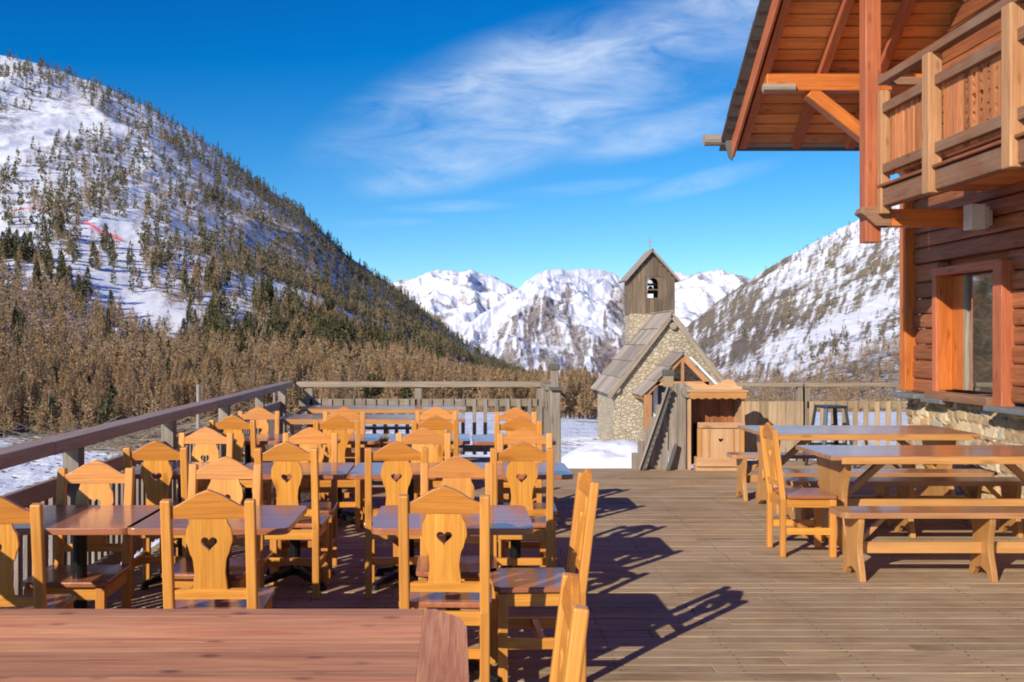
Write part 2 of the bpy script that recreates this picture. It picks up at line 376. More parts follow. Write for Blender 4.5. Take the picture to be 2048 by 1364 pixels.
# ------------------------------------------------------------------ TERRAIN
# every mountain is a real slope: bearing u, then a run of ground from its foot (distance d0) up to its ridge (distance R)
class Mount:
    def __init__(s, sky, base, dist, foot, amp, seed, p=1., jag=6, fx=.09):
        s.sk = np.array(sky, float); s.base = base; s.di = np.array(dist, float); s.foot = foot; s.amp = amp; s.seed = seed; s.p = p; s.jag = jag; s.fx = fx
    def foot_y(s, u): return np.interp(u, s.base[0], s.base[1]) if isinstance(s.base, tuple) else s.base + 0 * np.asarray(u, float)
    def sky(s, u): return np.interp(u, s.sk[:, 0], s.sk[:, 1])
    def at(s, u, t_):
        ys = s.sky(u)
        r = np.interp(u, s.di[:, 0], s.di[:, 1]); yb = s.foot_y(u)
        tt = np.minimum(t_, 1.)
        iy = yb + (ys - yb) * tt + (fbm(u / 16., u * 0, s.seed + 3, 4) - .5) * s.jag * ss(.93, 1, tt)
        D = s.foot * (r / s.foot) ** (tt ** s.p)
        X = (u - 910) / 2000 * D; Z = CH + (682 - iy) / 2000 * D
        am = s.amp * D * np.clip(tt * 4, 0, 1) * np.clip((1 - tt) * 9 + .12, 0, 1)
        Z = Z + am * (ridg(X / (r * s.fx) + 3, D / (r * s.fx * 1.7), s.seed, 6) - .6)
        back = np.maximum(t_ - 1, 0)
        D2 = D * (1 + back * 3); X = X * (1 + back * 3); Z = Z - back * (r * .9)
        return X, D2, Z, iy
    def build(s, name, m, u0, u1, nu, nt, coverf):
        u = np.linspace(u0, u1, nu); t_ = np.concatenate([np.linspace(0, 1, nt), [1.03, 1.1, 1.3, 1.6]])
        U, T = np.meshgrid(u, t_); X, Y, Z, IY = s.at(U, T)
        v = np.stack([X, Y, Z], -1).reshape(-1, 3); nt2 = len(t_)
        i = np.arange(nt2 * nu).reshape(nt2, nu)
        f = np.stack([i[:-1, :-1], i[:-1, 1:], i[1:, 1:], i[1:, :-1]], -1).reshape(-1, 4)
        cv = coverf(U, IY, X, Y, Z, T).reshape(-1, 2)
        col = np.concatenate([cv, np.zeros((len(cv), 1)), np.ones((len(cv), 1))], 1)
        return tag(from_np(name, v, f, m, True, attrs={'cover': col}), kind='structure')

LM = Mount([(-900, -160), (-400, 20), (0, 112), (100, 134), (200, 168), (300, 216), (400, 278), (500, 352), (600, 422), (700, 515), (800, 585), (870, 642),
            (940, 702), (1000, 732), (1080, 762), (1180, 792), (1300, 815)], ([200, 620], [884, 842]),
           [(-900, 1100), (0, 1300), (600, 1450), (950, 1700), (1080, 2200), (1300, 3200)], 250, .03, 5)
def lm_dense(u, y): return np.interp(u, [-900, 0, 100, 200, 350, 500, 650, 800, 950, 1100], [510, 570, 604, 640, 695, 728, 736, 755, 770, 792])
def cov_left(U, IY, X, Y, Z, T):
    dn = ss(-15, 20, IY - lm_dense(U, IY))
    c = .33 + .35 * fbm(X / 40, Y / 60, 21, 5) * ss(350, 800, U + IY * .3)
    c = c + .30 * (fbm(X / 90, Y / 90, 24, 4) - .45)
    c = np.maximum(c, dn * (.55 + .35 * (fbm(X / 25, Y / 25, 9, 4) - .5)))
    c = np.maximum(c, .62 * ss(880, 1010, U) * ss(60, 0, IY - LM.sky(U)))
    # ski run: a clean strip from the upper left to the lower right
    run = np.abs(IY - np.interp(U, [-900, 0, 150, 330, 520, 700, 900, 1000], [380, 462, 560, 640, 580, 650, 748, 790]))
    c = c * (1 - .7 * np.exp(-(run / 16) ** 2) * (U < 1000))
    return np.stack([np.clip(c, 0, 1), fbm(X / 60, Y / 60, 31, 3)], -1)
LM.build('left_mountain', 'near_mountain', -900, 1300, 620, 300, cov_left)

RM = Mount([(1060, 838), (1130, 812), (1200, 782), (1290, 728), (1390, 640), (1440, 600), (1480, 572), (1560, 522), (1640, 477), (1720, 436), (1820, 395),
            (2000, 330), (2400, 200), (3000, 60)], 846, [(1060, 3000), (1400, 2700), (1800, 2400), (3000, 1800)], 560, .03, 15)
def cov_right(U, IY, X, Y, Z, T):
    a = (U - IY * -1.35) / 1.0
    st = .45 * fbm(((U * .6 + IY)) / 15., (U - IY) / 80., 41, 6) + .55 * fbm((U + .4 * IY) / 6.5, IY / 26., 42, 5)            # streaks running down to the left
    ol = fbm(X / 120, Y / 160, 44, 4)
    up = ss(900, 640, IY)
    c = .51 + 1.45 * (st - .5) + .25 * (ol - .5)
    ridge = IY - RM.sky(U)
    c = c - .16 * ss(110, 20, ridge) * ss(1500, 1700, U) + .10 * ss(1650, 1500, U)
    low = ss(-20, 30, IY - np.interp(U, [1060, 1400, 1480, 1600, 1820, 2400], [760, 720, 752, 745, 690, 600]))
    c = np.maximum(c, low * (.62 + .2 * (st - .5)))
    band = np.abs(IY - np.interp(U, [1400, 1450, 1600, 1815, 2400], [770, 742, 690, 596, 380]))
    c = c - .35 * np.exp(-(band / 20) ** 2)
    band2 = np.abs(IY - np.interp(U, [1400, 1500, 1815, 2400], [800, 770, 660, 480]))
    c = c - .2 * np.exp(-(band2 / 12) ** 2)
    return np.stack([np.clip(c, 0, 1), np.clip(ss(720, 560, IY) * 1.1 * ol * 1.6, 0, 1)], -1)
RM.build('right_mountain', 'right_mountain', 1060, 2700, 1000, 330, cov_right)

FA = Mount([(400, 640), (600, 600), (780, 566), (830, 556), (865, 543), (905, 539), (945, 543), (985, 553), (1020, 571), (1060, 590), (1200, 640), (1350, 700)], 780,
           [(400, 9500), (1350, 9500)], 4800, .034, 25, jag=9, fx=.035)
FB = Mount([(860, 700), (915, 660), (960, 632), (1000, 604), (1050, 566), (1095, 539), (1130, 541), (1175, 536), (1225, 546), (1262, 574), (1300, 610), (1400, 690), (1500, 760)], 850,
           [(860, 4200), (1095, 5600), (1225, 6000), (1500, 5000)], 2300, .03, 35, jag=6, fx=.03)
FC = Mount([(1150, 640), (1250, 585), (1310, 560), (1350, 546), (1385, 549), (1410, 543), (1445, 542), (1470, 550), (1500, 559), (1560, 580), (1700, 560), (2200, 520), (3000, 500)], 800,
           [(1150, 8200), (3000, 8200)], 3800, .04, 45, jag=12, fx=.035)
def cov_far(rock, s):
    def f(U, IY, X, Y, Z, T):
        h = IY - np.interp(U, [400, 3000], [540, 540])
        c = .22 + 1.5 * (.5 * ridg(X / 260, Y / 500 + Z / 130, s, 6) + .5 * ridg(U / 22., IY / 26., s + 1, 5) - .58) * ss(-6, 20, h)
        return np.stack([np.clip(c, 0, 1), .5 + 0 * U], -1)
    return f
def cov_mid(U, IY, X, Y, Z, T):
    # brown wooded and rocky faces cut by white avalanche gullies that fan out downhill
    top = np.interp(U, [860, 990, 1050, 1090, 1110, 1140, 1165, 1195, 1225, 1262, 1320, 1500], [690, 655, 612, 590, 575, 585, 650, 680, 560, 590, 640, 760])
    face = ss(-6, 26, IY - top + (fbm(U / 14., IY / 20., 71, 4) - .5) * 50)
    warp = (fbm(U / 40., IY / 60., 73, 3) - .5) * 34
    gu = ridg((U + warp + (IY - 700) * .10) / 46., IY / 420., 77, 3)
    gul = ss(.74, .88, gu)
    fine = ridg((U + warp * .6 - (IY - 700) * .22) / 17., IY / 90., 79, 4)
    c = .19 + .50 * face - .55 * gul * face - .30 * face * ss(.66, .9, fine) + .35 * face * (fbm(U / 5., IY / 9., 85, 4) - .5)
    left = ss(1010, 960, U); c = c - .12 * left
    c = c + .20 * ss(-6, 10, IY - 700) * ss(1100, 1060, U) * (fbm(U / 20., IY / 20., 81, 3) - .3)
    return np.stack([np.clip(c, 0, 1), fbm(U / 60., IY / 60., 83, 3)], -1)
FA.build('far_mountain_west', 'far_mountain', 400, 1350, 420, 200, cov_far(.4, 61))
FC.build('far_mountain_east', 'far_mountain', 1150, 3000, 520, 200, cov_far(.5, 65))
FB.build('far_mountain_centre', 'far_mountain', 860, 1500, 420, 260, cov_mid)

def gz(X, Y):
    X = np.asarray(X, float); Y = np.asarray(Y, float)
    lf = ss(-2.5, -6.5, X)
    near = -1.0 - 1.0 * lf
    crest = 27 + 5 * lf
    z = near - (.098 - .026 * ss(-.32, -.15, X / np.maximum(Y, 5))) * np.maximum(Y - crest, 0)
    z = z + .35 * (fbm(X / 7, Y / 7, 90, 4) - .5) * ss(14, 22, Y) + (.10 * (fbm(X / 1.3, Y / 1.3, 93, 3) - .5)) * ss(400, 50, Y)
    z = z + 5 * (fbm(X / 60, Y / 60, 95, 4) - .5) * ss(60, 160, Y)
    return z
a = np.concatenate([-np.geomspace(6000, 40, 40), np.linspace(-38, 38, 230), np.geomspace(40, 6000, 40)])
b_ = np.concatenate([-np.geomspace(300, 12, 12), np.linspace(-10, 60, 220), np.geomspace(61, 9000, 120)])
A, B = np.meshgrid(a, b_); Z = gz(A, B); i = np.arange(A.size).reshape(A.shape)
f = np.stack([i[:-1, :-1], i[:-1, 1:], i[1:, 1:], i[1:, :-1]], -1).reshape(-1, 4)
tag(from_np('snow_ground', np.stack([A, B, Z], -1).reshape(-1, 3), f, 'snow', True), kind='structure')

# ------------------------------------------------------------------ TREES
def tree_np(kind, seed, n, wl=.013):
    """unit-height tree as triangles; returns trunk (v,f) and crown (v,f)"""
    r = np.random.default_rng(seed); V = []; F = []
    k = 5; tv = []; tf = []
    for lv, (z, rad) in enumerate(((0, .016), (.5, .010), (.96, .002))):
        for j in range(k): tv.append((rad * math.cos(6.283 * j / k), rad * math.sin(6.283 * j / k), z - (.03 if z == 0 else 0)))
    for lv in range(2):
        for j in range(k):
            a_, b2 = lv * k + j, lv * k + (j + 1) % k
            tf += [(a_, b2, b2 + k), (a_, b2 + k, a_ + k)]
    lean = r.normal(0, .012, 2)
    for q in range(n):
        if kind == 'larch':
            h = .20 + .80 * r.random() ** 1.15; rad = .20 * (1 - h) ** .75 * (1 if h > .34 else (h / .34) ** 1.2) * 1.2 + .006
            lump = 1 + .35 * math.sin(7 * h * 3 + seed) * r.random(); w = wl; L = .036
        else:
            h = .10 + .9 * r.random() ** .95; rad = .17 * (1 - h) ** .55 * (1 if h > .2 else (h / .2) ** .6) + .008
            lump = 1 + .4 * math.sin(5 * h * 3 + seed * 2) * r.random(); w = wl * 2.4; L = .048
        az = r.random() * 6.283; lob = 1 + .28 * math.sin(3 * az + seed + h * 9)
        rr = rad * lump * lob * (.35 + .65 * r.random() ** .5)
        c = np.array([rr * math.cos(az) + lean[0] * h * 4, rr * math.sin(az) + lean[1] * h * 4, h - rr * .25 + (0 if kind == 'larch' else .01)])
        d = np.array([math.cos(az), math.sin(az), r.normal(0, .5) + (.45 if kind == 'larch' else .2)]); d /= np.linalg.norm(d)
        e = np.cross(d, r.normal(0, 1, 3)); e /= np.linalg.norm(e)
        s_ = (.6 + .8 * r.random()) * (.55 + .6 * (1 - h))
        b0 = len(V); V += [c - d * L * s_ + e * w * s_, c - d * L * s_ * .6 - e * w * s_, c + d * L * s_]; F.append((b0, b0 + 1, b0 + 2))
    return np.array(tv), np.array(tf), np.array(V), np.array(F)
TPL = {'larch': [tree_np('larch', s, 1500, .0085) for s in (1, 2, 3, 4)], 'pine': [tree_np('pine', s, 620, .012) for s in (5, 6, 7, 8)]}
TPLF = {'larch': [tree_np('larch', s, 210, .020) for s in (11, 12, 13)], 'pine': [tree_np('pine', s, 130, .024) for s in (15, 16, 17)]}
TPLX = {'larch': [tree_np('larch', s, 70, .034) for s in (21, 22, 23)], 'pine': [tree_np('pine', s, 60, .036) for s in (25, 26, 27)]}
MATS_T = {'larch': 'larch_foliage', 'pine': 'pine_foliage'}

cand = {'larch': [], 'pine': []}        # (X, Y, Z, h, size on the picture, zone)
def sow(M, u, t_, kind, h, zone):
    X, Y, Z, iy = M.at(np.array([u]), np.array([t_]))
    X, Y, Z = float(X[0]), float(Y[0]), float(Z[0])
    cand[kind].append((X, Y, Z, h, h / Y, zone, float(iy[0])))
rr = np.random.default_rng(5)
# dense larch wood at the foot of the left mountain
n = 0
while n < 2900:
    u = rr.uniform(-350, 1180); t_ = rr.random() ** 1.0
    ys = float(LM.sky(u)); yf = float(LM.foot_y(u)); y = yf + (ys - yf) * t_
    yd = float(lm_dense(u, y))
    if y < yd - 8: 
        continue
    gap = abs(y - np.interp(u, [-900, 0, 150, 330], [380, 462, 560, 640]))
    if u < 330 and gap < 16: continue
    k = 'pine' if rr.random() < (.15 if u < 500 else .10) else 'larch'
    sow(LM, u, t_, k, rr.uniform(10, 15) * (1.0 if k == 'larch' else .8), 'wood'); n += 1
# scattered trees on the open slope above
n = 0
while n < 7300:
    u = rr.uniform(-350, 1100); t_ = rr.random()
    ys = float(LM.sky(u)); yf = float(LM.foot_y(u)); y = yf + (ys - yf) * t_; yd = float(lm_dense(u, y))
    if y > yd: continue
    above = (y - ys)
    den = .42 + 1.3 * (float(fbm(np.array([u / 110.]), np.array([y / 60.]), 51, 3)[0]) - .5)
    den += 1.0 * math.exp(-above / 30.) + .42 * float(ss(380, 800, np.array(u))) - .10 - .10 * float(ss(430, 250, np.array(u))) * float(ss(30, 70, np.array(above)))
    run = abs(y - np.interp(u, [-900, 0, 150, 330, 520, 700, 900, 1000], [380, 462, 560, 640, 580, 650, 748, 790]))
    if run < 13: den *= .06
    if 235 < y < 330 and u < 120 - (y - 235) * .2: den *= .04
    if 300 < y < 400 and 150 < u < 330 and rr.random() < .35: continue
    if any(abs(u - a) < 40 and -3 < y - b2 < 16 for a, b2 in ((195, 472), (240, 490), (384, 548))): continue
    if rr.random() > den: continue
    pineish = .27 + .55 * math.exp(-above / 50.) - .06 * float(ss(450, 800, np.array(u)))
    k = 'pine' if rr.random() < pineish + .15 else 'larch'
    h = rr.uniform(8, 17) * (1 if k == 'pine' else .85) * (.82 + .18 * float(ss(15, 90, np.array(above))))
    sow(LM, u, t_, k, h, 'crest' if above < 40 else 'slope'); n += 1
# right mountain
n = 0
while n < 3400:
    u = rr.uniform(1080, 2250); t_ = rr.random(); ys = float(RM.sky(u)); y = 846 + (ys - 846) * t_
    lowline = np.interp(u, [1060, 1400, 1480, 1600, 1820, 2400], [760, 720, 752, 745, 690, 600])
    above = y - ys; low = y > lowline
    den = 1.0 if low else .30 + .5 * math.exp(-above / 16.)
    if not low: den *= .3 + 1.4 * float(fbm(np.array([u / 70.]), np.array([y / 50.]), 58, 3)[0])
    band = abs(y - np.interp(u, [1400, 1450, 1600, 1815, 2400], [770, 742, 690, 596, 380]))
    if band < 12: den *= .1
    if rr.random() > den: continue
    k = 'larch' if (low and rr.random() < .95) or rr.random() < .5 else 'pine'
    sow(RM, u, t_, k, rr.uniform(8, 14), 'right_low' if low else 'right_high'); n += 1
# valley floor trees between the two mountains
for _ in range(420):
    y0 = rr.uniform(260, 620); u = rr.uniform(940, 1420); x0 = (u - 910) / 2000 * y0
    cand['larch'].append((x0, y0, float(gz(x0, y0)), rr.uniform(8, 14), .05, 'valley', 0))

for _ in range(150):
    y0 = rr.uniform(85, 150); u = rr.uniform(1085, 1320); x0 = (u - 910) / 2000 * y0
    cand['larch'].append((x0, y0, float(gz(x0, y0)), rr.uniform(3.2, 5.2), .05, 'copse', 0))
LAB = {('larch', 'copse'): ('low bare brown larch in the copse left of the chapel', 'young larches left of the chapel'),
       ('larch', 'wood'): ('bare brown larch in the dense wood at the foot of the left mountain', 'larches in the wood below the left mountain'),
       ('larch', 'slope'): ('thin bare larch on the snowy open slope of the left mountain', 'larches scattered on the left slope'),
       ('larch', 'crest'): ('small bare larch along the crest of the left mountain', 'larches along the left crest'),
       ('larch', 'right_low'): ('bare grey brown larch at the foot of the right mountain', 'larches below the right mountain'),
       ('larch', 'right_high'): ('tiny bare larch high on the right mountain', 'larches high on the right mountain'),
       ('larch', 'valley'): ('bare brown larch on the valley floor beyond the chapel', 'larches on the valley floor'),
       ('pine', 'wood'): ('dark green pine among the brown larches below the left mountain', 'pines in the larch wood'),
       ('pine', 'slope'): ('dark green pine standing on the snowy open slope of the left mountain', 'pines scattered on the left slope'),
       ('pine', 'crest'): ('dark pine on the skyline crest of the left mountain', 'pines along the left crest'),
       ('pine', 'right_low'): ('dark pine among larches at the foot of the right mountain', 'pines below the right mountain'),
       ('pine', 'right_high'): ('small dark pine high on the snowy right mountain', 'pines high on the right mountain')}
protos = {}
for kind in ('larch', 'pine'):
    L = cand[kind]
    inview = [c for c in L if -60 < 910 + 2000 * c[0] / c[1] < 1830]
    inview.sort(key=lambda c: c[1] / c[3]); big = inview[:298]; ids = set(map(id, big)); rest = [c for c in L if id(c) not in ids]
    # templates
    pm = []
    for j, (tv, tf, cv_, cf_) in enumerate(TPL[kind]):
        r_ = empty(kind + '_tree'); 
        o1 = from_np('trunk', tv, tf, 'bark', parent=r_); o2 = from_np('crown', cv_, cf_, MATS_T[kind], parent=r_, attrs={'rnd': np.full(len(cv_), .3)})
        pm.append(r_)
    used = [False] * 4
    for q, c in enumerate(big):
        j = q % 4; pr = pm[j]
        if not used[j]: r_ = pr; used[j] = True
        else: r_ = copy_tree(pr)
        r_.location = (c[0], c[1], c[2] - .15); wsc = rr.uniform(.85, 1.25)
        r_.scale = (c[3] * wsc, c[3] * wsc, c[3]); r_.rotation_euler = (0, 0, rr.uniform(0, 6.28))
        lb, gp = LAB[(kind, c[5])]; tag(r_, lb, 'tree', gp)
    # the rest of the wood: one object
    VV = []; FF = []; RN = []; MI = []; off = 0
    for q, c in enumerate(rest):
        tv, tf, cv_, cf_ = (TPLX if c[1] > 620 else TPLF)[kind][q % 3]
        a_ = rr.uniform(0, 6.28); ca, sa = math.cos(a_), math.sin(a_); wsc = c[3] * rr.uniform(.85, 1.25)
        v_ = np.concatenate([tv, cv_]) * (wsc, wsc, c[3])
        v_ = np.stack([v_[:, 0] * ca - v_[:, 1] * sa + c[0], v_[:, 0] * sa + v_[:, 1] * ca + c[1], v_[:, 2] + c[2] - .15], -1)
        VV.append(v_); FF.append(np.concatenate([tf, cf_ + len(tv)]) + off); off += len(v_); RN.append(np.full(len(v_), rr.random()))
        MI.append(np.concatenate([np.ones(len(tf), int), np.zeros(len(cf_), int)]))
    o = from_np(kind + '_forest', np.concatenate(VV), np.concatenate(FF), [MATS_T[kind], 'bark'], attrs={'rnd': np.concatenate(RN)})
    o.data.polygons.foreach_set('material_index', np.concatenate(MI).astype(np.int32))
    tag(o, {'larch': 'mass of small bare brown larches covering the far mountainsides', 'pine': 'mass of small dark pines dotting the far mountainsides'}[kind], 'forest', kind='stuff')

# ------------------------------------------------------------------ DECK
def board_rows(mb, x0, x1, y0, y1, z, w=.118, gap=.007, th=.028):
    y = y0
    while y < y1 - .02:
        x = x0; ww = min(w, y1 - y); first = True
        while x < x1 - .01:
            L = random.uniform(2.2, 4.2) if not first else random.uniform(.8, 4.0); first = False
            e = min(x + L, x1)
            if x1 - e < .5: e = x1
            mb.box(((x + e) / 2, y + ww / 2, z - th / 2 + random.uniform(-.0018, .0018)), (e - x - .004, ww - gap, th), ax=0)
            x = e
        y += w
d = MB()
board_rows(d, -2.34, 5.6, -3.0, 12.50, 0)
board_rows(d, -2.34, 1.34, 12.508, 13.70, 0)
board_rows(d, 3.6, 6.6, 12.508, 13.34, 0)
tag(d.obj('deck', 'deck_wood', bevel=.003), kind='structure')
d = MB()
for x in np.arange(-2.2, 5.5, .6): d.box((x, 4.7, -.10), (.07, 15.4, .13), ax=1)
for x in np.arange(-2.2, 1.3, .6): d.box((x, 13.1, -.10), (.07, 1.1, .13), ax=1)
for x in np.arange(3.7, 6.5, .6): d.box((x, 12.95, -.10), (.07, .7, .13), ax=1)
d.box((1.34 + 1.13, 12.53, -.14), (2.24, .03, .22)); d.box((-.5, 13.72, -.14), (3.7, .03, .22)); d.box((-2.36, 5.3, -.14), (.03, 16.8, .22), ax=1)
tag(d.obj('deck_frame', 'weathered'), kind='structure')

m_ = MB()
y = -3.0
while y < 10:
    if y > 1.5:
        for x in np.arange(-2.2, 5.5, .6):
            for dy_ in (.028, .086): m_.box((x + random.uniform(-.012, .012), y + dy_ + random.uniform(-.006, .006), .001), (.008, .008, .006))
    y += .118
tag(m_.obj('deck_screws', 'slate_dark'), kind='structure')
# ------------------------------------------------------------------ RAILINGS
def railing(name, p0, p1, posts, label, group=None, top_mat='rail_wood', bal=True, bal_w=.062, bal_gap=.075, ztop=1.04, zmid=.80, cap=(.15, .075), low=None):
    """p0,p1 ground points; posts = list of distances"""
    p0 = Vector((*p0, 0)); p1 = Vector((*p1, 0)); d = (p1 - p0); L = d.length; d.normalize(); n = Vector((-d.y, d.x, 0))
    r_ = empty(name, p0, 0, label, 'railing', group)
    q = lambda a, o=0, z=0: d * a + n * o + Vector((0, 0, z))
    m_ = MB(); a = 0
    while a < L - .01:
        e = min(L, a + random.uniform(3.2, 4.4)); e = L if L - e < .9 else e
        m_.bar(q(a + .002, 0, ztop - cap[1] / 2), q(e - .002, 0, ztop - cap[1] / 2 + random.uniform(-.003, .003)), cap[0], cap[1]); a = e
    m_.obj('top_rail', top_mat, r_, .006)
    m_ = MB(); m_.bar(q(.03, .03, zmid - .045), q(L - .03, .03, zmid - .045), .035, .10); m_.obj('middle_rail', low or top_mat, r_, .004)
    m_ = MB(); m_.bar(q(.03, .03, .13), q(L - .03, .03, .13), .035, .09); m_.obj('bottom_rail', 'weathered', r_, .004)
    for a in posts:
        m_ = MB(); m_.box(q(a, -.0, (ztop - cap[1]) / 2 - .09), (.095, .095, ztop - cap[1] + .17), ax=2); m_.obj('post', 'grey_wood', r_, .004)
    if bal:
        m_ = MB(); a = .06; k = 0
        while a < L - .04:
            m_.bar(q(a, .058, .05), q(a, .058, zmid + random.uniform(-.005, .01)), .02, bal_w, up=tuple(d)); a += bal_w + bal_gap + random.uniform(-.004, .004); k += 1
        o = m_.obj('balusters', low or 'grey_wood', r_)
        if k > 100: o['kind'] = 'stuff'
    return r_
railing('deck_railing', (-2.26, -2.5), (-2.26, 13.50), [.1, 1.9, 3.7, 5.3, 7.0, 8.43, 10.4, 12.3, 14.1, 15.6],
        'long weathered railing running away along the left edge of the deck', bal_gap=.05)
railing('deck_railing', (1.22, 13.62), (-2.15, 13.62), [.06, 1.72, 3.2], 'weathered railing across the far end of the deck behind the tables', top_mat='weathered', bal_w=.05, bal_gap=.10)
railing('deck_railing', (1.22, 12.62), (1.22, 13.50), [.06, .5], 'short railing return beside the tall capped post', top_mat='weathered', bal=False)
railing('deck_railing', (6.5, 13.26), (4.62, 13.26), [.2, 1.86], 'weathered railing between the plank screen and the chalet stone base', top_mat='weathered', bal_w=.06, bal_gap=.085, cap=(.13, .055), zmid=.79, low='rail_tan')
railing('deck_railing', (4.60, 13.26), (3.66, 13.26), [.84, .02], 'solid boarded stretch of railing right of the serving cabinet', top_mat='weathered', bal_w=.11, bal_gap=.006, cap=(.13, .055), zmid=.79, low='rail_tan')

# tall capped post at the deck corner
r_ = empty('tall_post', (1.25, 12.42, 0), 0, 'tall weathered post with a dark cap and bracket at the far deck corner', 'post')
MB().bar((0, 0, -.2), (-.01, 0, 1.0), .13, .13, up=(0, 1, 0)).obj('shaft', 'grey_wood', r_, .01)
MB().bar((-.01, 0, 1.0), (-.012, 0, 1.24), .09, .09, up=(0, 1, 0)).obj('neck', 'grey_wood', r_, .006)
MB().box((-.012, 0, 1.265), (.12, .12, .07)).obj('cap', 'slate_dark', r_, .008)
MB().box((.0, -.02, 1.0), (.15, .19, .04)).bar((.0, .07, .99), (.13, .10, .90), .06, .03).obj('bracket', 'slate_dark', r_, .006)

# ------------------------------------------------------------------ SERVING CABINET, SCREEN AND STAIR SIDE
def wavy(x0, x1, ztop, zamp, n, zb):
    pts = [(x0, zb), (x1, zb)]
    for k in range(n * 8 + 1):
        a = k / (n * 8); pts.append((x1 + (x0 - x1) * a, ztop + zamp * abs(math.sin(math.pi * a * n))))
    return pts
r_ = empty('serving_cabinet', (3.22, 12.42, 0), 0, 'small pale pine serving cabinet with scalloped pelmet and heart cut in its door', 'cabinet')
for x in (-.325, .335): MB().box((x, .08, .44), (.03, .36, .88), ax=2).obj('side_panel', 'pale_pine', r_, .004)
MB().prism([(-.34, .9), (.35, .9), (.36, 1.02), (.30, 1.03), (.26, 1.10), (.18, 1.12), (.08, 1.07), (-.02, 1.03), (-.12, 1.06), (-.2, 1.05), (-.28, 1.08), (-.34, 1.06)], .025, TM(0, .05, 0, XZ), 0).obj('crest_board', 'pale_pine', r_, .004)
sc_ = [(-.345, .955), (.355, .955)][::-1]
pts = [(.36, .965), (-.34, .965)]
for k in range(41):
    a = k / 40; pts.append((-.34 + .70 * a, .895 - .018 * abs(math.sin(a * math.pi * 7))))
MB().prism(pts, .022, TM(0, -.145, 0, XZ), 0).obj('pelmet', 'picnic_pine', r_, .003)
MB().box((.01, -.04, .976), (.74, .25, .02)).obj('roof_board', 'pale_pine', r_, .003)
m_ = MB()
for k in range(7): m_.box((-.26 + k * .09, .25, .48), (.086, .018, .9), ax=2)
m_.obj('back_boards', 'chalet_dark', r_)
MB().box((.055, -.125, .555), (.58, .03, .07)).obj('ledge', 'pale_pine', r_, .004)
for x in (-.215, .31): MB().box((x, -.125, .335), (.05, .03, .36), ax=2).obj('door_jamb', 'picnic_pine', r_, .003)
def heart(cx, cy, s):
    P_ = []
    for k in range(28):
        a = 2 * math.pi * k / 28
        P_.append((cx + s * 16 * math.sin(a) ** 3 / 16, cy + s * (13 * math.cos(a) - 5 * math.cos(2 * a) - 2 * math.cos(3 * a) - math.cos(4 * a)) / 16))
    return P_
dr = MB().prism([[(-.185, .16), (.28, .16), (.28, .51), (-.185, .51)], heart(.05, .37, .03)], .02, TM(0, -.118, 0, XZ), 1).obj('door', 'pale_pine', r_, .002)
for x in (-.10, .20): MB().box((x, -.132, .335), (.02, .012, .34), ax=2).obj('door_batten', 'picnic_pine', dr)
MB().box((.045, -.08, .02), (.60, .16, .28)).box((.045, -.10, .065), (.62, .18, .02)).obj('plinth', 'pale_pine', r_, .004)
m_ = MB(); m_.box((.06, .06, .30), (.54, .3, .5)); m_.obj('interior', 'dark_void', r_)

r_ = empty('plank_screen', (2.75, 12.40, 0), 0, 'weathered grey plank screen left of the serving cabinet', 'screen')
for k, (x, h) in enumerate(((-.045, 1.06), (.06, 1.07))): MB().box((x, 0, h / 2 - .1), (.10, .045, h + .2), ax=2).obj('wide_plank', 'grey_wood', r_, .006)
for k in range(6):
    x = -.14 - k * .075; h = .95 - k * .15; MB().box((x, .035 + .01 * (k % 2), h / 2 - .2), (.074, .022, h + .4), ax=2).obj('plank', 'grey_wood', r_, .003)
MB().box((-.10, .02, 1.09), (.11, .11, .14), ax=2).obj('newel', 'rail_tan', r_, .006)
MB().box((-.10, .02, 1.195), (.13, .13, .075)).obj('newel_cap', 'slate_dark', r_, .01)
MB().tube((.115, -.10, .965), (.115, .2, .965), .075, .075, 14).obj('log_end', 'grey_wood', r_)
# saw-toothed stair side leaning on the screen
p0 = Vector((2.255, 12.28, 0.02)); p1 = Vector((2.61, 12.30, 1.03)); L = (p1 - p0).length
pts = [(0, 0), (L, 0)]; n_ = 15
for k in range(n_):
    b2 = L - L * k / n_; pts += [(b2, .055), (b2 - L / n_ * .5, .085)]
pts.append((0, .05))
dx = (p1 - p0).normalized(); nrm = Vector((dx.z, 0, -dx.x)); zz = dx.cross(nrm)
M_ = Matrix((dx, nrm, zz)).transposed().to_4x4(); M_.translation = p0
r_ = empty('stair_side', p0, 0, 'dark saw toothed stair side board leaning against the plank screen', 'stair side')
M_.translation = (0, 0, 0)
MB().prism(pts, .04, M_, 0).obj('toothed_board', 'slate_dark', r_)
MB().bar((0, -.03, 0) , (p1 - p0) + Vector((0, -.03, 0)), .015, .05, up=(0, 1, 0)).obj('edge_board', 'grey_wood', r_)
tag(MB().bar((2.61, 12.27, .0), (2.73, 12.33, .32), .03, .075, up=(0, 1, 0)).obj('short_board', 'slate_dark', None, .004), 'short dark board propped low against the plank screen', 'board')

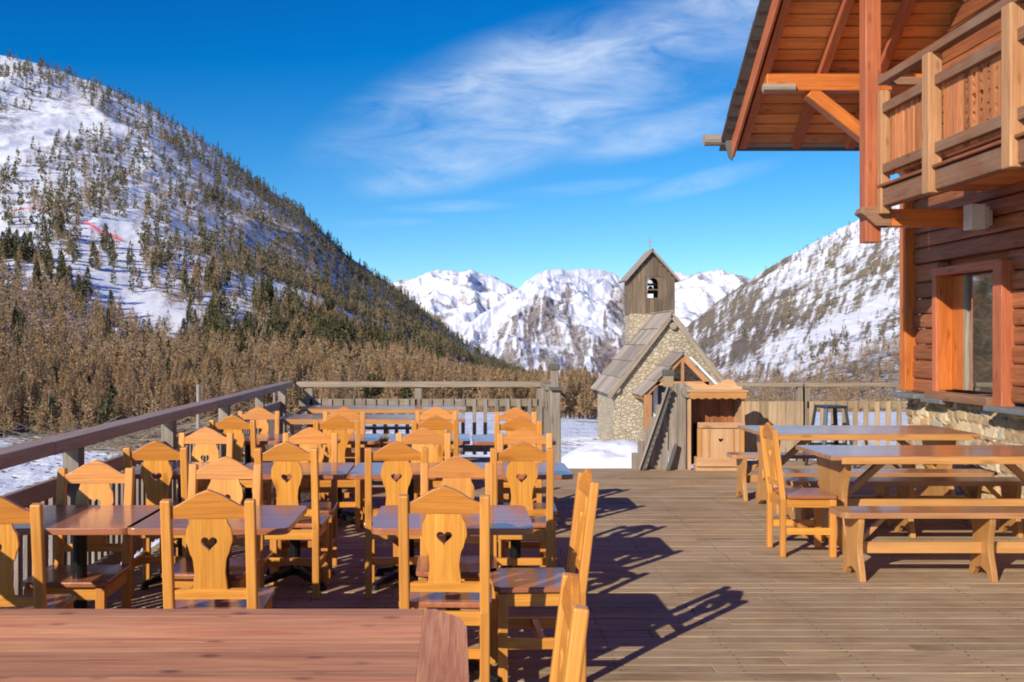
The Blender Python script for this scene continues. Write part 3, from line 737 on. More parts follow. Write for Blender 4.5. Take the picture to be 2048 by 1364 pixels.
# ------------------------------------------------------------------ CHAIRS
CW = .39
def chair_profile_splat():
    h = [(0, .072), (.03, .069), (.08, .064), (.13, .068), (.18, .085), (.22, .097), (.26, .093), (.30, .076), (.325, .071)]
    fine = []
    for i_ in range(len(h) - 1):
        for k in range(3):
            a = k / 3; a2 = a * a * (3 - 2 * a); fine.append((h[i_][0] + (h[i_+1][0] - h[i_][0]) * a, h[i_][1] + (h[i_+1][1] - h[i_][1]) * a2))
    fine.append(h[-1])
    return [(-w, z) for z, w in fine][::-1][::-1], fine
def make_chair():
    r_ = empty('chair'); hw = CW / 2 - .022; lean = R(6.5)
    for sx in (-1, 1):
        m_ = MB(); m_.bar((sx * hw, .02, 0), (sx * hw, .02, .43), .043, .040, up=(0, 1, 0)); m_.bar((sx * hw, .02, .425), (sx * hw, -.042, .935), .043, .040, up=(0, 1, 0))
        m_.obj('back_post', 'honey_pine_side', r_, .006)
        m_ = MB(); m_.bar((sx * (hw - .005), .385, 0), (sx * (hw - .005), .385, .425), .045, .045, up=(0, 1, 0)); m_.obj('leg', 'honey_pine_side', r_, .004)
        MB().bar((sx * hw, .03, .19), (sx * hw, .375, .19), .022, .05).obj('side_stretcher', 'honey_pine', r_, .003); MB().bar((sx * hw, .03, .395), (sx * hw, .375, .395), .024, .06).obj('side_rail', 'honey_pine', r_, .003)
    for y in (.385, .025): MB().box((0, y, .395), (2 * hw - .03, .024, .06)).obj('apron', 'honey_pine', r_, .003)
    m_ = MB(); m_.box((0, .2, .19), (2 * hw - .02, .03, .045)); m_.obj('cross_stretcher', 'honey_pine', r_, .003)
    # back plane tilted
    T = Matrix.Translation((0, .021, .43)) @ Matrix.Rotation(lean, 4, 'X') @ XZ
    B = 2 * hw - .043; b2 = B / 2 + .006
    top = []
    for k in range(25):
        x = -1 + 2 * k / 24; u_ = abs(x)
        z = .476 + .068 * (math.cos(u_ * math.pi) * .5 + .5) ** .8 + .006 * max(0, 1 - u_ * 6)
        top.append((x * b2, z))
    m_ = MB(); m_.prism([(-b2, .430), (b2, .430)] + top[::-1], .024, T, 0); m_.obj('crest_rail', 'honey_shaded', r_, .003)
    m_ = MB(); m_.prism([(-b2, .085), (b2, .085), (b2, .125), (-b2, .125)], .026, T, 0); m_.obj('lower_back_rail', 'honey_pine', r_, .003)
    l_, f_ = chair_profile_splat(); z0 = .118
    out_ = [(w, z0 + z) for z, w in f_] + [(-w, z0 + z) for z, w in f_[::-1]]
    m_ = MB(); m_.prism([out_, heart(0, .325, .034)], .018, T, 1); m_.obj('splat', 'honey_pine', r_, .002)
    m_ = MB(); sw = CW / 2 + .008
    m_.prism([(-sw, .05), (-sw + .0, .40), (-sw + .03, .425), (sw - .03, .425), (sw, .40), (sw, .05)], .026, TM(0, 0, .4435), 1)
    m_.obj('seat', 'red_varnish', r_, .006)
    return r_
chair0 = make_chair(); used_c = [False]
def put_chair(x, y, deg, label, group):
    o = chair0 if not used_c[0] else copy_tree(chair0); used_c[0] = True
    o.location = (x, y, 0); o.rotation_euler = (0, 0, R(deg)); tag(o, label, 'chair', group); return o
gA, gB = 'chairs with backs to the camera', 'chairs facing the camera'
col_n = ['beside the left railing', 'second from left', 'third from left', 'rightmost']
put_chair(-1.86, 4.05, 5, 'heart back chair cut by the left photo edge at the first row table', gA)
put_chair(-1.02, 4.17, 1, 'heart back chair in front of the red table, second in the nearest row', gA)
put_chair(-.045, 4.29, -2, 'heart back chair just behind the right corner of the big foreground table', gA)
put_chair(-1.85, 5.12, 181, 'chair facing the camera behind the leftmost first row table', gB)
put_chair(-1.22, 5.28, 178, 'chair facing the camera behind the second table of the first row', gB)
put_chair(.01, 5.33, 180, 'chair facing the camera behind the rightmost first row table', gB)
put_chair(.60, 4.81, 92, 'chair seen edge on at the right end of the first row, throwing a long shadow', 'chairs at table ends')
put_chair(.275, 2.64, 88, 'nearest chair, edge on at the right end of the big foreground table', 'chairs at table ends')
for (nm, g, row, ys) in ((('chair with back to camera'), gA, 'second', [(-1.845, 6.2, 2), (-1.03, 6.15, -2), (-.36, 6.17, 3), (.41, 6.15, 0)]),
                         ('chair facing the camera', gB, 'second', [(-1.776, 7.1, 178), (-1.03, 7.1, 182), (-.225, 7.08, 180), (.495, 7.07, 178)]),
                         ('chair with back to camera', gA, 'third', [(-1.845, 8.35, -5), (-.985, 8.35, 6), (-.165, 8.3, 2), (.52, 8.22, -2)]),
                         ('chair facing the camera', gB, 'third', [(-1.83, 9.3, 180), (-1.03, 9.28, 183), (-.175, 9.32, 178), (.56, 9.2, 180)])):
    for k, (x, y, a) in enumerate(ys): put_chair(x, y, a, f'{nm}, {row} row of tables, {col_n[k]}', g)
put_chair(2.40, 7.54, -92, 'heart back chair side on at the left end of the near picnic table', 'chairs at table ends')

# ------------------------------------------------------------------ SMALL TABLES
def rrect(hx, hy, r, n=5):
    P_ = []
    for cx, cy, a0 in ((hx - r, hy - r, 0), (-hx + r, hy - r, 90), (-hx + r, -hy + r, 180), (hx - r, -hy + r, 270)):
        for k in range(n + 1):
            a = R(a0 + 90 * k / n); P_.append((cx + r * math.cos(a), cy + r * math.sin(a)))
    return P_
def make_table(w=.735, dp=.64):
    r_ = empty('bistro_table')
    MB().prism(rrect(w / 2, dp / 2, .05), .03, TM(0, 0, .735), 0).obj('tabletop', 'red_varnish', r_, .006)
    MB().tube((0, 0, .05), (0, 0, .70), .036, .036, 16).obj('column', 'black_metal', r_, smooth=False)
    MB().box((0, 0, .708), (.36, .06, .018)).box((0, 0, .706), (.06, .36, .014)).obj('top_bracket', 'black_metal', r_, .003)
    m_ = MB()
    for k in range(4):
        a = R(45 + 90 * k); m_.bar((.02 * math.cos(a), .02 * math.sin(a), .085), (.30 * math.cos(a), .30 * math.sin(a), .03), .06, .05, taper=.6)
        m_.tube((.29 * math.cos(a), .29 * math.sin(a), 0), (.29 * math.cos(a), .29 * math.sin(a), .03), .03, .025, 10)
    m_.obj('cross_foot', 'black_metal', r_, .006)
    return r_
tab0 = make_table(); ut = [False]
rows = {'first': [(-1.80, 4.80, .93), (-1.118, 4.80, 1), (-.01, 4.80, 1)],
        'second': [(-1.80, 6.62, .93), (-1.055, 6.60, 1), (-.305, 6.60, 1), (.40, 6.60, .95)],
        'third': [(-1.80, 8.72, .93), (-1.02, 8.72, 1), (-.22, 8.72, .95), (.50, 8.66, .95)]}
for rn, L_ in rows.items():
    for k, (x, y, sx) in enumerate(L_):
        o = tab0 if not ut[0] else copy_tree(tab0); ut[0] = True
        o.location = (x, y, 0); o.scale = (sx, 1, 1)
        nm = ['leftmost, beside the railing', 'second from the railing', 'third from the railing', 'rightmost'][k if not (rn == 'first' and k == 2) else 3]
        tag(o, f'red brown varnished table on a black column in the {rn} row, {nm}', 'table', 'bistro tables in rows')

# big foreground table
r_ = empty('big_table', (-.9, 2.62, 0), 0, 'large reddish wooden table with clipped corner filling the bottom left', 'table')
x1 = .935; hy = .50
m_ = MB()
ya = -.499
for k, pw in enumerate((.06, .085, .05, .10, .07, .055, .09, .06, .08, .05, .075, .065, .08, .078)):
    m_.box(((-1.4 + .8035) / 2, ya + pw / 2, .735), (2.2035, pw - .0004, .04), ax=0); ya += pw
m_.obj('plank_top', 'table_varnish', r_, .0006)
m_ = MB(); xs = .804
m_.prism([(xs, -.499), (.88, -.499), (.935, -.44), (.935, .30), (.915, .40), (.84, .497), (xs, .497)], .041, TM(0, 0, .7352), 1)
m_.obj('breadboard_end', 'table_varnish', r_, .002)
for y in (-.40, .40): MB().box((-.2, y, .675), (1.9, .03, .08)).obj('apron', 'honey_pine_side', r_, .004)
for x in (-1.1, .6):
    for y in (-.40, .38): MB().box((x, y, .357), (.08, .08, .71), ax=2).obj('leg', 'honey_pine_side', r_, .006)

# ------------------------------------------------------------------ PICNIC TABLES AND BENCHES
def trestle(hb, ht, zt, foot=.05):
    """half-width bottom, top; curvy board outline in (y, z)"""
    P_ = []
    for k in range(13):
        a = k / 12; w = hb * (1 - a) ** 1.2 + ht * a - .28 * min(hb, ht) * math.sin(math.pi * min(1, a * 1.05)) * .7 + .05 * ht * math.sin(a * 9)
        P_.append((w, a * zt))
    inner = [(-hb + foot * 1.6, 0), (-hb * .45, .05), (0, .075), (hb * .45, .05), (hb - foot * 1.6, 0)]
    return P_ + [(-w, z) for w, z in P_[::-1]] + inner
def picnic(x0, x1, y0, y1, label, tm='picnic_top', group='picnic tables', braces=True):
    L = x1 - x0; wy = y1 - y0; r_ = empty('picnic_table', ((x0 + x1) / 2, (y0 + y1) / 2, 0), 0, label, 'table', group)
    m_ = MB(); n_ = 5; pw = wy / n_
    for k in range(n_): m_.box((0, -wy / 2 + pw * (k + .5), .732), (L, pw - .002, .034), ax=0)
    m_.obj('tabletop', tm, r_, .004)
    m_ = MB()
    for y in (-wy / 2 + .004, wy / 2 - .004): m_.box((0, y, .715), (L - .16, .022, .05), ax=0)
    m_.obj('edge_board', 'picnic_pine', r_, .003)
    for sx in (-1, 1):
        X = sx * (L / 2 - .16)
        MB().prism(trestle(.34, .30, .712), .045, TM(X, 0, 0, YZ), 1).obj('trestle', 'picnic_pine', r_, .004)
        if braces: MB().bar((X - sx * .02, 0, .34), (X - sx * .42, 0, .70), .05, .05).obj('brace', 'picnic_pine', r_, .003)
    MB().box((0, 0, .33), (L - .20, .04, .09)).obj('stretcher', 'picnic_pine', r_, .004)
    return r_
def bench(x0, x1, yc, label, w=.28, z=.455, group='picnic benches'):
    L = x1 - x0; r_ = empty('bench', ((x0 + x1) / 2, yc, 0), 0, label, 'bench', group)
    e = L / 2
    MB().prism(rrect(e, w / 2, .05), .038, TM(0, 0, z - .019), 0).obj('seat', 'picnic_top', r_, .006)
    n_ = 3 if L > 1.7 else 2
    for k in range(n_):
        X = -e + .13 + (L - .26) * k / (n_ - 1)
        MB().prism(trestle(.155, .125, z - .038, .03), .04, TM(X, 0, 0, YZ), 1).obj('leg', 'picnic_pine', r_, .004)
    MB().box((0, 0, .20), (L - .30, .03, .075)).obj('stretcher', 'picnic_pine', r_, .003)
    for sx in (-1, 1): MB().bar((sx * (e - .14), 0, .22), (sx * (e - .34), 0, z - .04), .035, .03).obj('brace', 'picnic_pine', r_, .002)
    return r_
picnic(2.75, 4.78, 7.31, 8.08, 'nearer long varnished picnic table on the right, in front of the stone base')
picnic(2.82, 4.76, 9.06, 9.98, 'farther long varnished picnic table on the right, near the serving cabinet')
bench(2.56, 4.56, 6.74, 'nearest bench in front of the nearer right picnic table')
bench(2.70, 4.70, 8.22, 'bench half hidden behind the nearer right picnic table')
bench(2.80, 4.66, 8.74, 'bench on the near side of the farther right picnic table')
bench(2.76, 4.70, 10.08, 'bench on the far side of the farther right picnic table', w=.26)
picnic(-1.92, .14, 12.42, 13.14, 'farthest picnic table against the far railing', group='picnic tables by the far railing')
picnic(-1.93, .11, 10.80, 11.50, 'picnic table in front of the farthest one by the far railing', group='picnic tables by the far railing')
bench(-1.85, .05, 13.33, 'bench between the farthest picnic table and the far railing', w=.2)
bench(-1.85, .08, 12.12, 'bench on the near side of the farthest picnic table')
bench(-1.88, .08, 11.76, 'bench just behind the second farthest picnic table')
bench(-1.88, .08, 10.50, 'bench just in front of the second farthest picnic table')

# dark metal bar stool by the right railing
r_ = empty('bar_stool', (4.73, 12.60, 0), R(8), 'dark metal bar stool with splayed legs against the right railing', 'stool')
MB().prism(rrect(.155, .155, .04), .03, TM(0, 0, .765), 0).obj('seat', 'dark_steel', r_, .008)
for sx in (-1, 1):
    for sy in (-1, 1): MB().bar((sx * .215, sy * .215, 0), (sx * .13, sy * .13, .755), .055, .03, taper=.9).obj('leg', 'dark_steel', r_, .004)
m_ = MB()
for z, e in ((.28, .178), (.5, .153)):
    for a, b2 in (((-e, -e), (e, -e)), ((e, -e), (e, e)), ((e, e), (-e, e)), ((-e, e), (-e, -e))): m_.bar((*a, z), (*b2, z), .012, .03)
m_.obj('footrest', 'dark_steel', r_)
# dark metal object by the screen
# ------------------------------------------------------------------ CHAPEL
GZ = -1.05
CHP = 1
r_ = empty('chapel', (5.14, 23.8, GZ), 0, 'small stone mountain chapel with plank roof and wooden bell tower', 'chapel')
hw = 1.36; ze = .42 - GZ; za = 2.20 - GZ; dep = 2.7; sl_ = (za - ze) / (hw)
m_ = MB()
m_.prism([(-hw, -.6), (hw, -.6), (hw, ze + .02), (0, za - .06), (-hw, ze + .02)], dep, TM(0, dep / 2, 0, XZ), 0)
m_.obj('stone_wall', 'masonry', r_)
# roof courses: wide overlapping planks
rf = MB(); th = math.atan(sl_); RL = math.hypot(hw + .13, (hw + .13) * sl_)
for sx in (-1, 1):
    nC = 5
    for k in range(nC):
        a0, a1 = k / nC, (k + 1) / nC + .03
        for q in range(7):
            yy = -.12 + (dep + .25) * (q + .5) / 7
            p0 = Vector((sx * (hw + .13) * (1 - a0), yy, za + .05 - (hw + .13) * sl_ * (1 - a0))); p1 = Vector((sx * (hw + .13) * (1 - a1) , yy, za + .05 - (hw + .13) * sl_ * (1 - a1)))
            nn = Vector((sx * math.sin(th), 0, math.cos(th)))
            rf.bar(p0 + nn * (.045 + random.uniform(0, .008)), p1 + nn * .012, (dep + .25) / 7 - .006, .03, up=tuple(nn))
rf.obj('roof', 'shingle', r_)
m_ = MB()
for sx in (-1, 1): m_.bar((sx * (hw + .13), -.10, za - (hw + .13) * sl_ - .01), (0, -.10, za - .01), .035, .12, up=(0, 1, 0)) if False else m_.bar((sx * (hw + .13), -.10, za - (hw + .13) * sl_ - .0), (0, -.10, za - .0), .05, .10, up=(-sx * math.sin(th), 0, math.cos(th)))
m_.obj('barge_board', 'weathered', r_, .005)
m_ = MB()
for x, z in ((.04, za - .25), (-hw + .06, ze + .02), (hw - .06, ze + .02)): m_.tube((x, -.10, z), (x, .05, z), .085, .085, 14)
m_.obj('purlin_end', 'weathered', r_)
# tower
TX = -.0 ; TY = 2.35
m_ = MB(); m_.box((TX, TY + .3, (1.3 + 2.30) / 2 - GZ), (1.16, .7, 1.0)); m_.obj('tower_base', 'masonry', r_)
zb = 2.28 - GZ; zt = 3.2 - GZ; zp = 3.98 - GZ
bx = [(-.60, zb), (.60, zb), (.60, zt), (0, zp - .12), (-.60, zt)]
arch = [(.14, 2.72 - GZ), (.14, 3.10 - GZ)] + [(.14 * math.cos(R(a)), 3.10 - GZ + .14 * math.sin(R(a))) for a in range(20, 180, 20)] + [(-.14, 3.10 - GZ), (-.14, 2.72 - GZ)]
arch = [(x + .03, z) for x, z in arch]
tw = MB(); tw.prism([bx, arch], .04, TM(TX, TY, 0, XZ), 1); tw.prism([bx, arch], .04, TM(TX, TY + .62, 0, XZ), 1)
for sx in (-1, 1): tw.box((TX + sx * .585, TY + .31, (zb + zt) / 2), (.04, .58, zt - zb), ax=2)
tower = tw.obj('bell_tower', 'tower_wood', r_)
m_ = MB()
for k in range(11):
    x = -.55 + k * .11
    h_ = zt + (zp - .14 - zt) * (1 - abs(x) / .6)
    segs = [(zb, h_)] if abs(x - .03) > .19 else [(zb, 2.70 - GZ), (3.27 - GZ, h_)]
    for a0, a1 in segs: m_.box((TX + x, TY - .03 - .004 * (k % 2), (a0 + a1) / 2), (.104, .02, a1 - a0), ax=2)
m_.obj('cladding', 'tower_wood', tower)
m_ = MB()
ts = (zp - zt + .02) / .70; tth = math.atan(ts)
for sx in (-1, 1):
    nn = Vector((-sx * math.sin(tth), 0, math.cos(tth)))
    for q in range(4):
        yy = TY - .17 + 1.0 * (q + .5) / 4
        m_.bar((TX + sx * .72, yy, zt - .05), (TX - sx * .015, yy, zp), .246, .05, up=(sx * math.sin(tth), 0, math.cos(tth)))
m_.obj('tower_roof', 'shingle', r_, .004)
bl = MB()
pr = [(.012, .20), (.05, .19), (.065, .14), (.075, .06), (.11, .0)]
for (r0, z0), (r1, z1) in zip(pr[:-1], pr[1:]): bl.tube((TX + .03, TY + .3, 2.84 - GZ + z0), (TX + .03, TY + .3, 2.84 - GZ + z1), r0, r1, 14)
bl.obj('bell', 'bronze', r_)
MB().box((TX + .03, TY + .3, 3.08 - GZ), (1.1, .06, .06)).box((TX + .03, TY - .0, 2.93 - GZ), (.28, .03, .03)).obj('bell_beam', 'tower_wood', r_)
MB().box((TX - .03, TY + .05, zp + .17), (.022, .022, .36), ax=2).box((TX - .03, TY + .05, zp + .22), (.20, .02, .02)).obj('cross', 'weathered', r_)
# porch
PX = 0.0; PY = -1.3; pz = 1.31 - GZ; phw = .93; psl = 1.05; pe = pz - phw * psl; pth = math.atan(psl)
m_ = MB()
for sx in (-1, 1):
    for k in range(3):
        a0, a1 = k / 3, (k + 1) / 3 + .04
        for q in range(4):
            yy = PY + 1.35 * (q + .5) / 4
            nn = Vector((sx * math.sin(pth), 0, math.cos(pth)))
            m_.bar(Vector((PX + sx * phw * (1 - a0), yy, pz - phw * psl * (1 - a0))) + nn * .035, Vector((PX + sx * phw * (1 - a1), yy, pz - phw * psl * (1 - a1))) + nn * .008, 1.35 / 4 - .004, .035, up=tuple(nn))
m_.obj('porch_roof', 'shingle', r_)
m_ = MB()
for sx in (-1, 1): m_.bar((PX + sx * phw * .98, PY + .10, pe - .03), (PX, PY + .10, pz - .07), .06, .12, up=(sx * math.sin(pth), 0, math.cos(pth)))
m_.bar((PX - .6, PY + .10, pe + .30), (PX + .6, PY + .10, pe + .30), .06, .09); m_.bar((PX, PY + .10, pe + .3), (PX, PY + .10, pz - .1), .06, .08, up=(0, 1, 0))
m_.obj('porch_truss', 'porch_wood', r_, .004)
for sx in (-1, 1): MB().box((PX + sx * .80, PY + .02, (pe + .05 - .6) / 2), (.17, .15, pe + .65), ax=2).obj('porch_post', 'porch_wood', r_, .005)
for sx in (-1, 1): MB().box((PX + sx * .84, PY / 2 + .1, pe - .02), (.10, 1.3, .10), ax=1).obj('porch_beam', 'porch_wood', r_, .005)
MB().box((-.12, -.03, .75), (1.0, .06, 1.9), ax=2).obj('door', 'dark_steel', r_)
MB().box((-.38, -.07, .9), (.10, .03, 1.5), ax=2).obj('door_jamb', 'white_plastic', r_)
# snow lying on the porch roof
sn = MB(); nn = Vector((math.sin(pth), 0, math.cos(pth)))
sn.bar(Vector((PX + .12, PY + .10, pz - .12 * psl)) + nn * .06, Vector((PX + .72, PY + .06, pz - .72 * psl)) + nn * .065, .16, .045, up=tuple(nn))
tag(sn.obj('snow_patch', 'clean_snow', None, .015), 'thin strip of snow lying on the right slope of the chapel porch roof', 'snow patch')
bpy.data.objects['snow_patch'].location = (5.14, 23.8, GZ)
# snow bank in front of the chapel
def mound(name, cx, cy, z0, rx, ry, h, seed, label, mname='clean_snow', cat='snow bank', rough=.5):
    n1 = 60; a = np.linspace(-1, 1, n1); A, B = np.meshgrid(a, a); rr_ = np.sqrt(A ** 2 + B ** 2)
    X = cx + A * rx; Y = cy + B * ry
    H = z0 + h * (np.clip(1 - rr_ ** 2, 0, 1) ** .8) * (.65 + rough * (fbm(X * 1.5 + seed, Y * 1.5, seed, 5) - .2)) * 1.25 - .35 * (rr_ > .96)
    i = np.arange(A.size).reshape(A.shape); f = np.stack([i[:-1, :-1], i[:-1, 1:], i[1:, 1:], i[1:, :-1]], -1).reshape(-1, 4)
    return tag(from_np(name, np.stack([X, Y, H], -1).reshape(-1, 3), f, mname, True), label, cat)
mound('snow_bank', 3.55, 20.6, -1.1, 1.7, 1.7, .58, 3, 'rounded snow bank heaped left of the chapel porch')
mound('snow_bank', 1.9, 16.2, -1.2, 1.8, 1.5, .55, 5, 'low trampled snow bank just beyond the deck edge')
# far snow covered hut roof
r_ = empty('hut', (12.6, 96, -8.2), 0, 'small hut under a snow covered roof beyond the chapel', 'hut')
MB().box((0, 0, .6), (4.2, 3, 1.6)).obj('wall', 'weathered', r_)
MB().prism([(-2.9, 1.2), (2.9, 1.2), (1.2, 2.2), (-.6, 2.4)], 4, TM(0, 0, 0, XZ), 0).obj('roof', 'clean_snow', r_, .2)

# ------------------------------------------------------------------ CHALET
WX = 5.55; WY1 = 12.2; WY0 = 2.6; WZ = .97; RZ = 7.7; EY = 12.8; ez = 4.12; RS = .753; ry_ = 7.6; XV = 3.56
def roofz(y): return ez + (EY - y) * RS if y > ry_ else ez + (y - (2 * ry_ - EY)) * RS
ch = empty('chalet', (WX, WY1, 0), 0, 'wooden chalet with stone base, carved balcony and deep plank eaves', 'chalet')
P0 = Vector((WX, WY1, 0))
def C(x, y, z): return (x - WX, y - WY1, z)
# window opening y 10.15..11.5, z 1.02..2.32
wy0, wy1, wz0, wz1 = 10.12, 11.50, 1.03, 2.34
m_ = MB(); z = WZ + .0; k = 0
def logs(mb, zlo, zhi):
    z = zlo; k = 0
    while z < zhi - .02:
        h = min(random.choice((.17, .19, .22)), zhi - z); y1s = [(WY0, WY1)]
        if z + h > wz0 and z < wz1: y1s = [(WY0, wy0 - .04), (wy1 + .04, WY1)]
        for a0, a1 in y1s:
            top_ok = roofz(a1 - .05) - .1
            mb.box(C(WX + .09 + random.uniform(-.02, .012), (a0 + a1) / 2, z + h / 2), (.16, a1 - a0, h - .008), ax=1)
        z += h
logs(m_, WZ, 4.2)
MB().box(C(WX + .19, (WY0 + wy0 - .1) / 2, 2.6), (.03, wy0 - .1 - WY0, 3.3), ax=1).box(C(WX + .19, (WY1 + wy1 + .1) / 2, 2.6), (.03, WY1 - wy1 - .15, 3.3), ax=1).box(C(WX + .19, (wy0 + wy1) / 2, 3.35), (.03, wy1 - wy0 + .2, 1.8), ax=1).obj('inner_lining', 'chalet_dark', ch)
m_.obj('log_wall', 'chalet_dark', ch, .028)
m_ = MB(); z = 4.2
while z < 7.8:
    ya, yb = max(WY0, 2 * ry_ - EY + (z + .2 - ez) / RS), min(WY1, EY - (z + .2 - ez) / RS)
    if yb - ya > .3: m_.box(C(WX + .09, (ya + yb) / 2, z + .09), (.16, yb - ya, .172), ax=1)
    z += .18
m_.obj('gable_wall', 'chalet_dark', ch, .012)
MB().box(C(WX + 3.4, WY1 - .1, 2.6), (6.4, .16, 3.3), ax=0).box(C(WX + 3.4, WY0 + .1, 2.6), (6.4, .16, 3.3), ax=0).box(C(WX + 6.6, (WY0 + WY1) / 2, 2.6), (.16, WY1 - WY0 - .4, 3.3), ax=1).obj('side_wall', 'chalet_dark', ch)
MB().box(C(WX - .02, WY1 - .02, (WZ + 4.2) / 2 + .02), (.17, .15, 4.2 - WZ), ax=2).obj('corner_post', 'chalet_orange', ch, .008)
# stone base: displaced stones
def stone_face(name, y0, y1, z0, z1, x, cell=.025, avg=.15, parent=None, seed=3, amp=.045, tx=None):
    r = np.random.default_rng(seed); ny = int((y1 - y0) / cell) + 1; nz = int((z1 - z0) / cell) + 1
    Yg, Zg = np.meshgrid(np.linspace(y0, y1, ny), np.linspace(z0, z1, nz)); wob = .05 * (fbm(Yg * 6, Zg * 6, seed, 3) - .5)
    # stones in rough courses
    pts = []; z = z0 - .1
    while z < z1 + .2:
        h = avg * r.uniform(.35, .95); y = y0 - .3
        while y < y1 + .3:
            w = avg * r.uniform(.7, 2.2); pts.append((y + w / 2, z + h / 2 + r.normal(0, .02), w, h)); y += w
        z += h
    pts = np.array(pts); D1 = np.full(Yg.shape, 9.); D2 = np.full(Yg.shape, 9.); I = np.zeros(Yg.shape, int)
    for k, (py, pz_, w, h) in enumerate(pts):
        dd = np.sqrt(((Yg + wob - py) / w) ** 2 + ((Zg + wob - pz_) / h) ** 2)
        n1 = dd < D1; D2 = np.where(n1, D1, np.minimum(D2, dd)); I = np.where(n1, k, I); D1 = np.where(n1, dd, D1)
    e = np.clip((D2 - D1) * 4.5, 0, 1) ** .6; hgt = r.uniform(.4, 1, len(pts))[I]
    tilt = (r.normal(0, .12, len(pts))[I] * (Yg - pts[I, 0]) + r.normal(0, .12, len(pts))[I] * (Zg - pts[I, 1]))
    Xg = x - amp * e * hgt - tilt * e * .5 - .012 * fbm(Yg * 25, Zg * 25, 5, 3)
    pal = np.array([(.62, .44, .22), (.70, .53, .30), (.48, .33, .18), (.66, .40, .17), (.50, .42, .31), (.74, .58, .36), (.42, .27, .14)])
    colr = pal[r.integers(0, len(pal), len(pts))][I]; colr = np.where((e < .25)[..., None], np.array((.20, .16, .11)), colr)
    v = np.stack([Xg - WX, Yg - WY1, Zg], -1).reshape(-1, 3)
    i = np.arange(Yg.size).reshape(Yg.shape); f = np.stack([i[:-1, :-1], i[1:, :-1], i[1:, 1:], i[:-1, 1:]], -1).reshape(-1, 4)
    return from_np(name, v, f, 'stone', False, parent, {'tint': np.concatenate([colr.reshape(-1, 3), np.ones((Yg.size, 1))], 1)})
stone_face('stone_base', 7.6, WY1 + .05, -.3, WZ - .05, WX + .02, parent=ch)
MB().box(C(WX + .35, (2.6 + WY1) / 2, .33), (.6, WY1 - 2.6 + .06, 1.2), ax=1).box(C(WX + 3.6, WY1 - .1, .33), (6, .3, 1.2)).obj('stone_core', 'masonry', ch)
# lower, bulging retaining boulders
m2 = stone_face('stone_foot', 7.6, 11.2, -.2, .62, WX - .22, avg=.22, parent=ch, seed=8, amp=.10)
MB().box(C(WX - .08, 9.4, .2), (.26, 3.56, .80), ax=1).obj('stone_foot_core', 'masonry', ch)
for y, w, x_ in ((11.95, .62, .10), (11.35, .5, .04), (9.65, .9, .10), (8.6, .8, .08)): MB().box(C(WX + .04 - x_ / 2, y, WZ - .03 - (.03 if y < 11.8 else 0)), (.32 + x_, w, .055), ax=1, rz=random.uniform(-.05, .05)).obj('slate_ledge', 'slate', ch, .012)
# window
wf = MB()
wf.box(C(WX - .03, wy0 - .06, (wz0 + wz1) / 2 - .02), (.14, .17, wz1 - wz0 + .16), ax=2).box(C(WX - .0, (wy0 + wy1) / 2, wz1 + .04), (.12, wy1 - wy0 + .1, .09), ax=1)
wf.box(C(WX + .03, wy1 + .03, (wz0 + wz1) / 2), (.12, .10, wz1 - wz0 + .1), ax=2)
win = wf.obj('window', 'chalet_red', ch, .008)
MB().box(C(WX - .05, (wy0 + wy1) / 2 + .03, wz0 - .06), (.2, wy1 - wy0 - .02, .09), ax=1).obj('sill', 'balcony_rail', win, .008)
# reveal boards: the lit inner side of the opening
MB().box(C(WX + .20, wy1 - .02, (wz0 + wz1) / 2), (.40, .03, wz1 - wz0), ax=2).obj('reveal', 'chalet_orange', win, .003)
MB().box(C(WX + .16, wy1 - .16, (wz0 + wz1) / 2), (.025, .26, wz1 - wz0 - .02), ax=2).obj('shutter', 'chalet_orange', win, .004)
MB().box(C(WX + .17, wy1 - .31, (wz0 + wz1) / 2), (.04, .05, wz1 - wz0 - .02), ax=2).obj('casement', 'weathered', win, .004)
MB().box(C(WX + .19, (wy0 + wy1 - .31) / 2, (wz0 + wz1) / 2), (.012, wy1 - .31 - wy0, wz1 - wz0 - .02)).obj('pane', 'glass', win)
# cantilever beam under the balcony
m_ = MB(); bz = 2.88
m_.bar(C(4.44, 10.52, bz), C(5.75, 10.52, bz), .17, .18); m_.obj('cantilever_beam', 'chalet_orange', ch, .01)
m_ = MB(); m_.prism([(0, -.09), (.16, -.09), (.16, .11), (-.14, .11), (-.17, .05), (-.10, .0)], .175, TM(4.40 - WX, 10.52 - WY1, bz, XZ), 0); m_.obj('carved_beam_end', 'balcony_rail', ch, .01)
MB().tube(C(4.60, 10.43, bz + .0), C(4.60, 10.40, bz), .022, .022, 10).obj('bolt', 'bolt_metal', ch)
# balcony
bal = ch
BX = 4.47
m_ = MB(); m_.bar(C(BX + .02, 10.45, 3.08), C(BX + .02, 5.0, 3.08), .12, .19); m_.obj('balcony_beam', 'balcony_rail', ch, .01)
m_ = MB()
for y in np.arange(5.1, 10.5, .155): m_.box(C((BX + WX) / 2 + .05, y, 3.17), (WX - BX - .1, .148, .03), ax=0)
m_.obj('balcony_floor', 'soffit_wood', ch)
m_ = MB(); m_.bar(C(BX + .01, 10.44, 3.20), C(BX + .01, 5.0, 3.20), .16, .03); m_.obj('balcony_ledge', 'chalet_dark', ch, .004)
for z, hh, w in ((4.295, .085, .10), (4.0, .10, .05), (3.375, .10, .05)):
    m_ = MB(); m_.bar(C(BX - .02, 10.42, z), C(BX - .02, 5.0, z), w, hh); m_.obj('balcony_rail', 'balcony_rail', ch, .006)
for y in (9.30, 7.94, 6.5):
    MB().box(C(BX - .035, y, 3.61), (.13, .14, 1.30), ax=2).obj('balcony_post', 'balcony_post_wood', ch, .012)
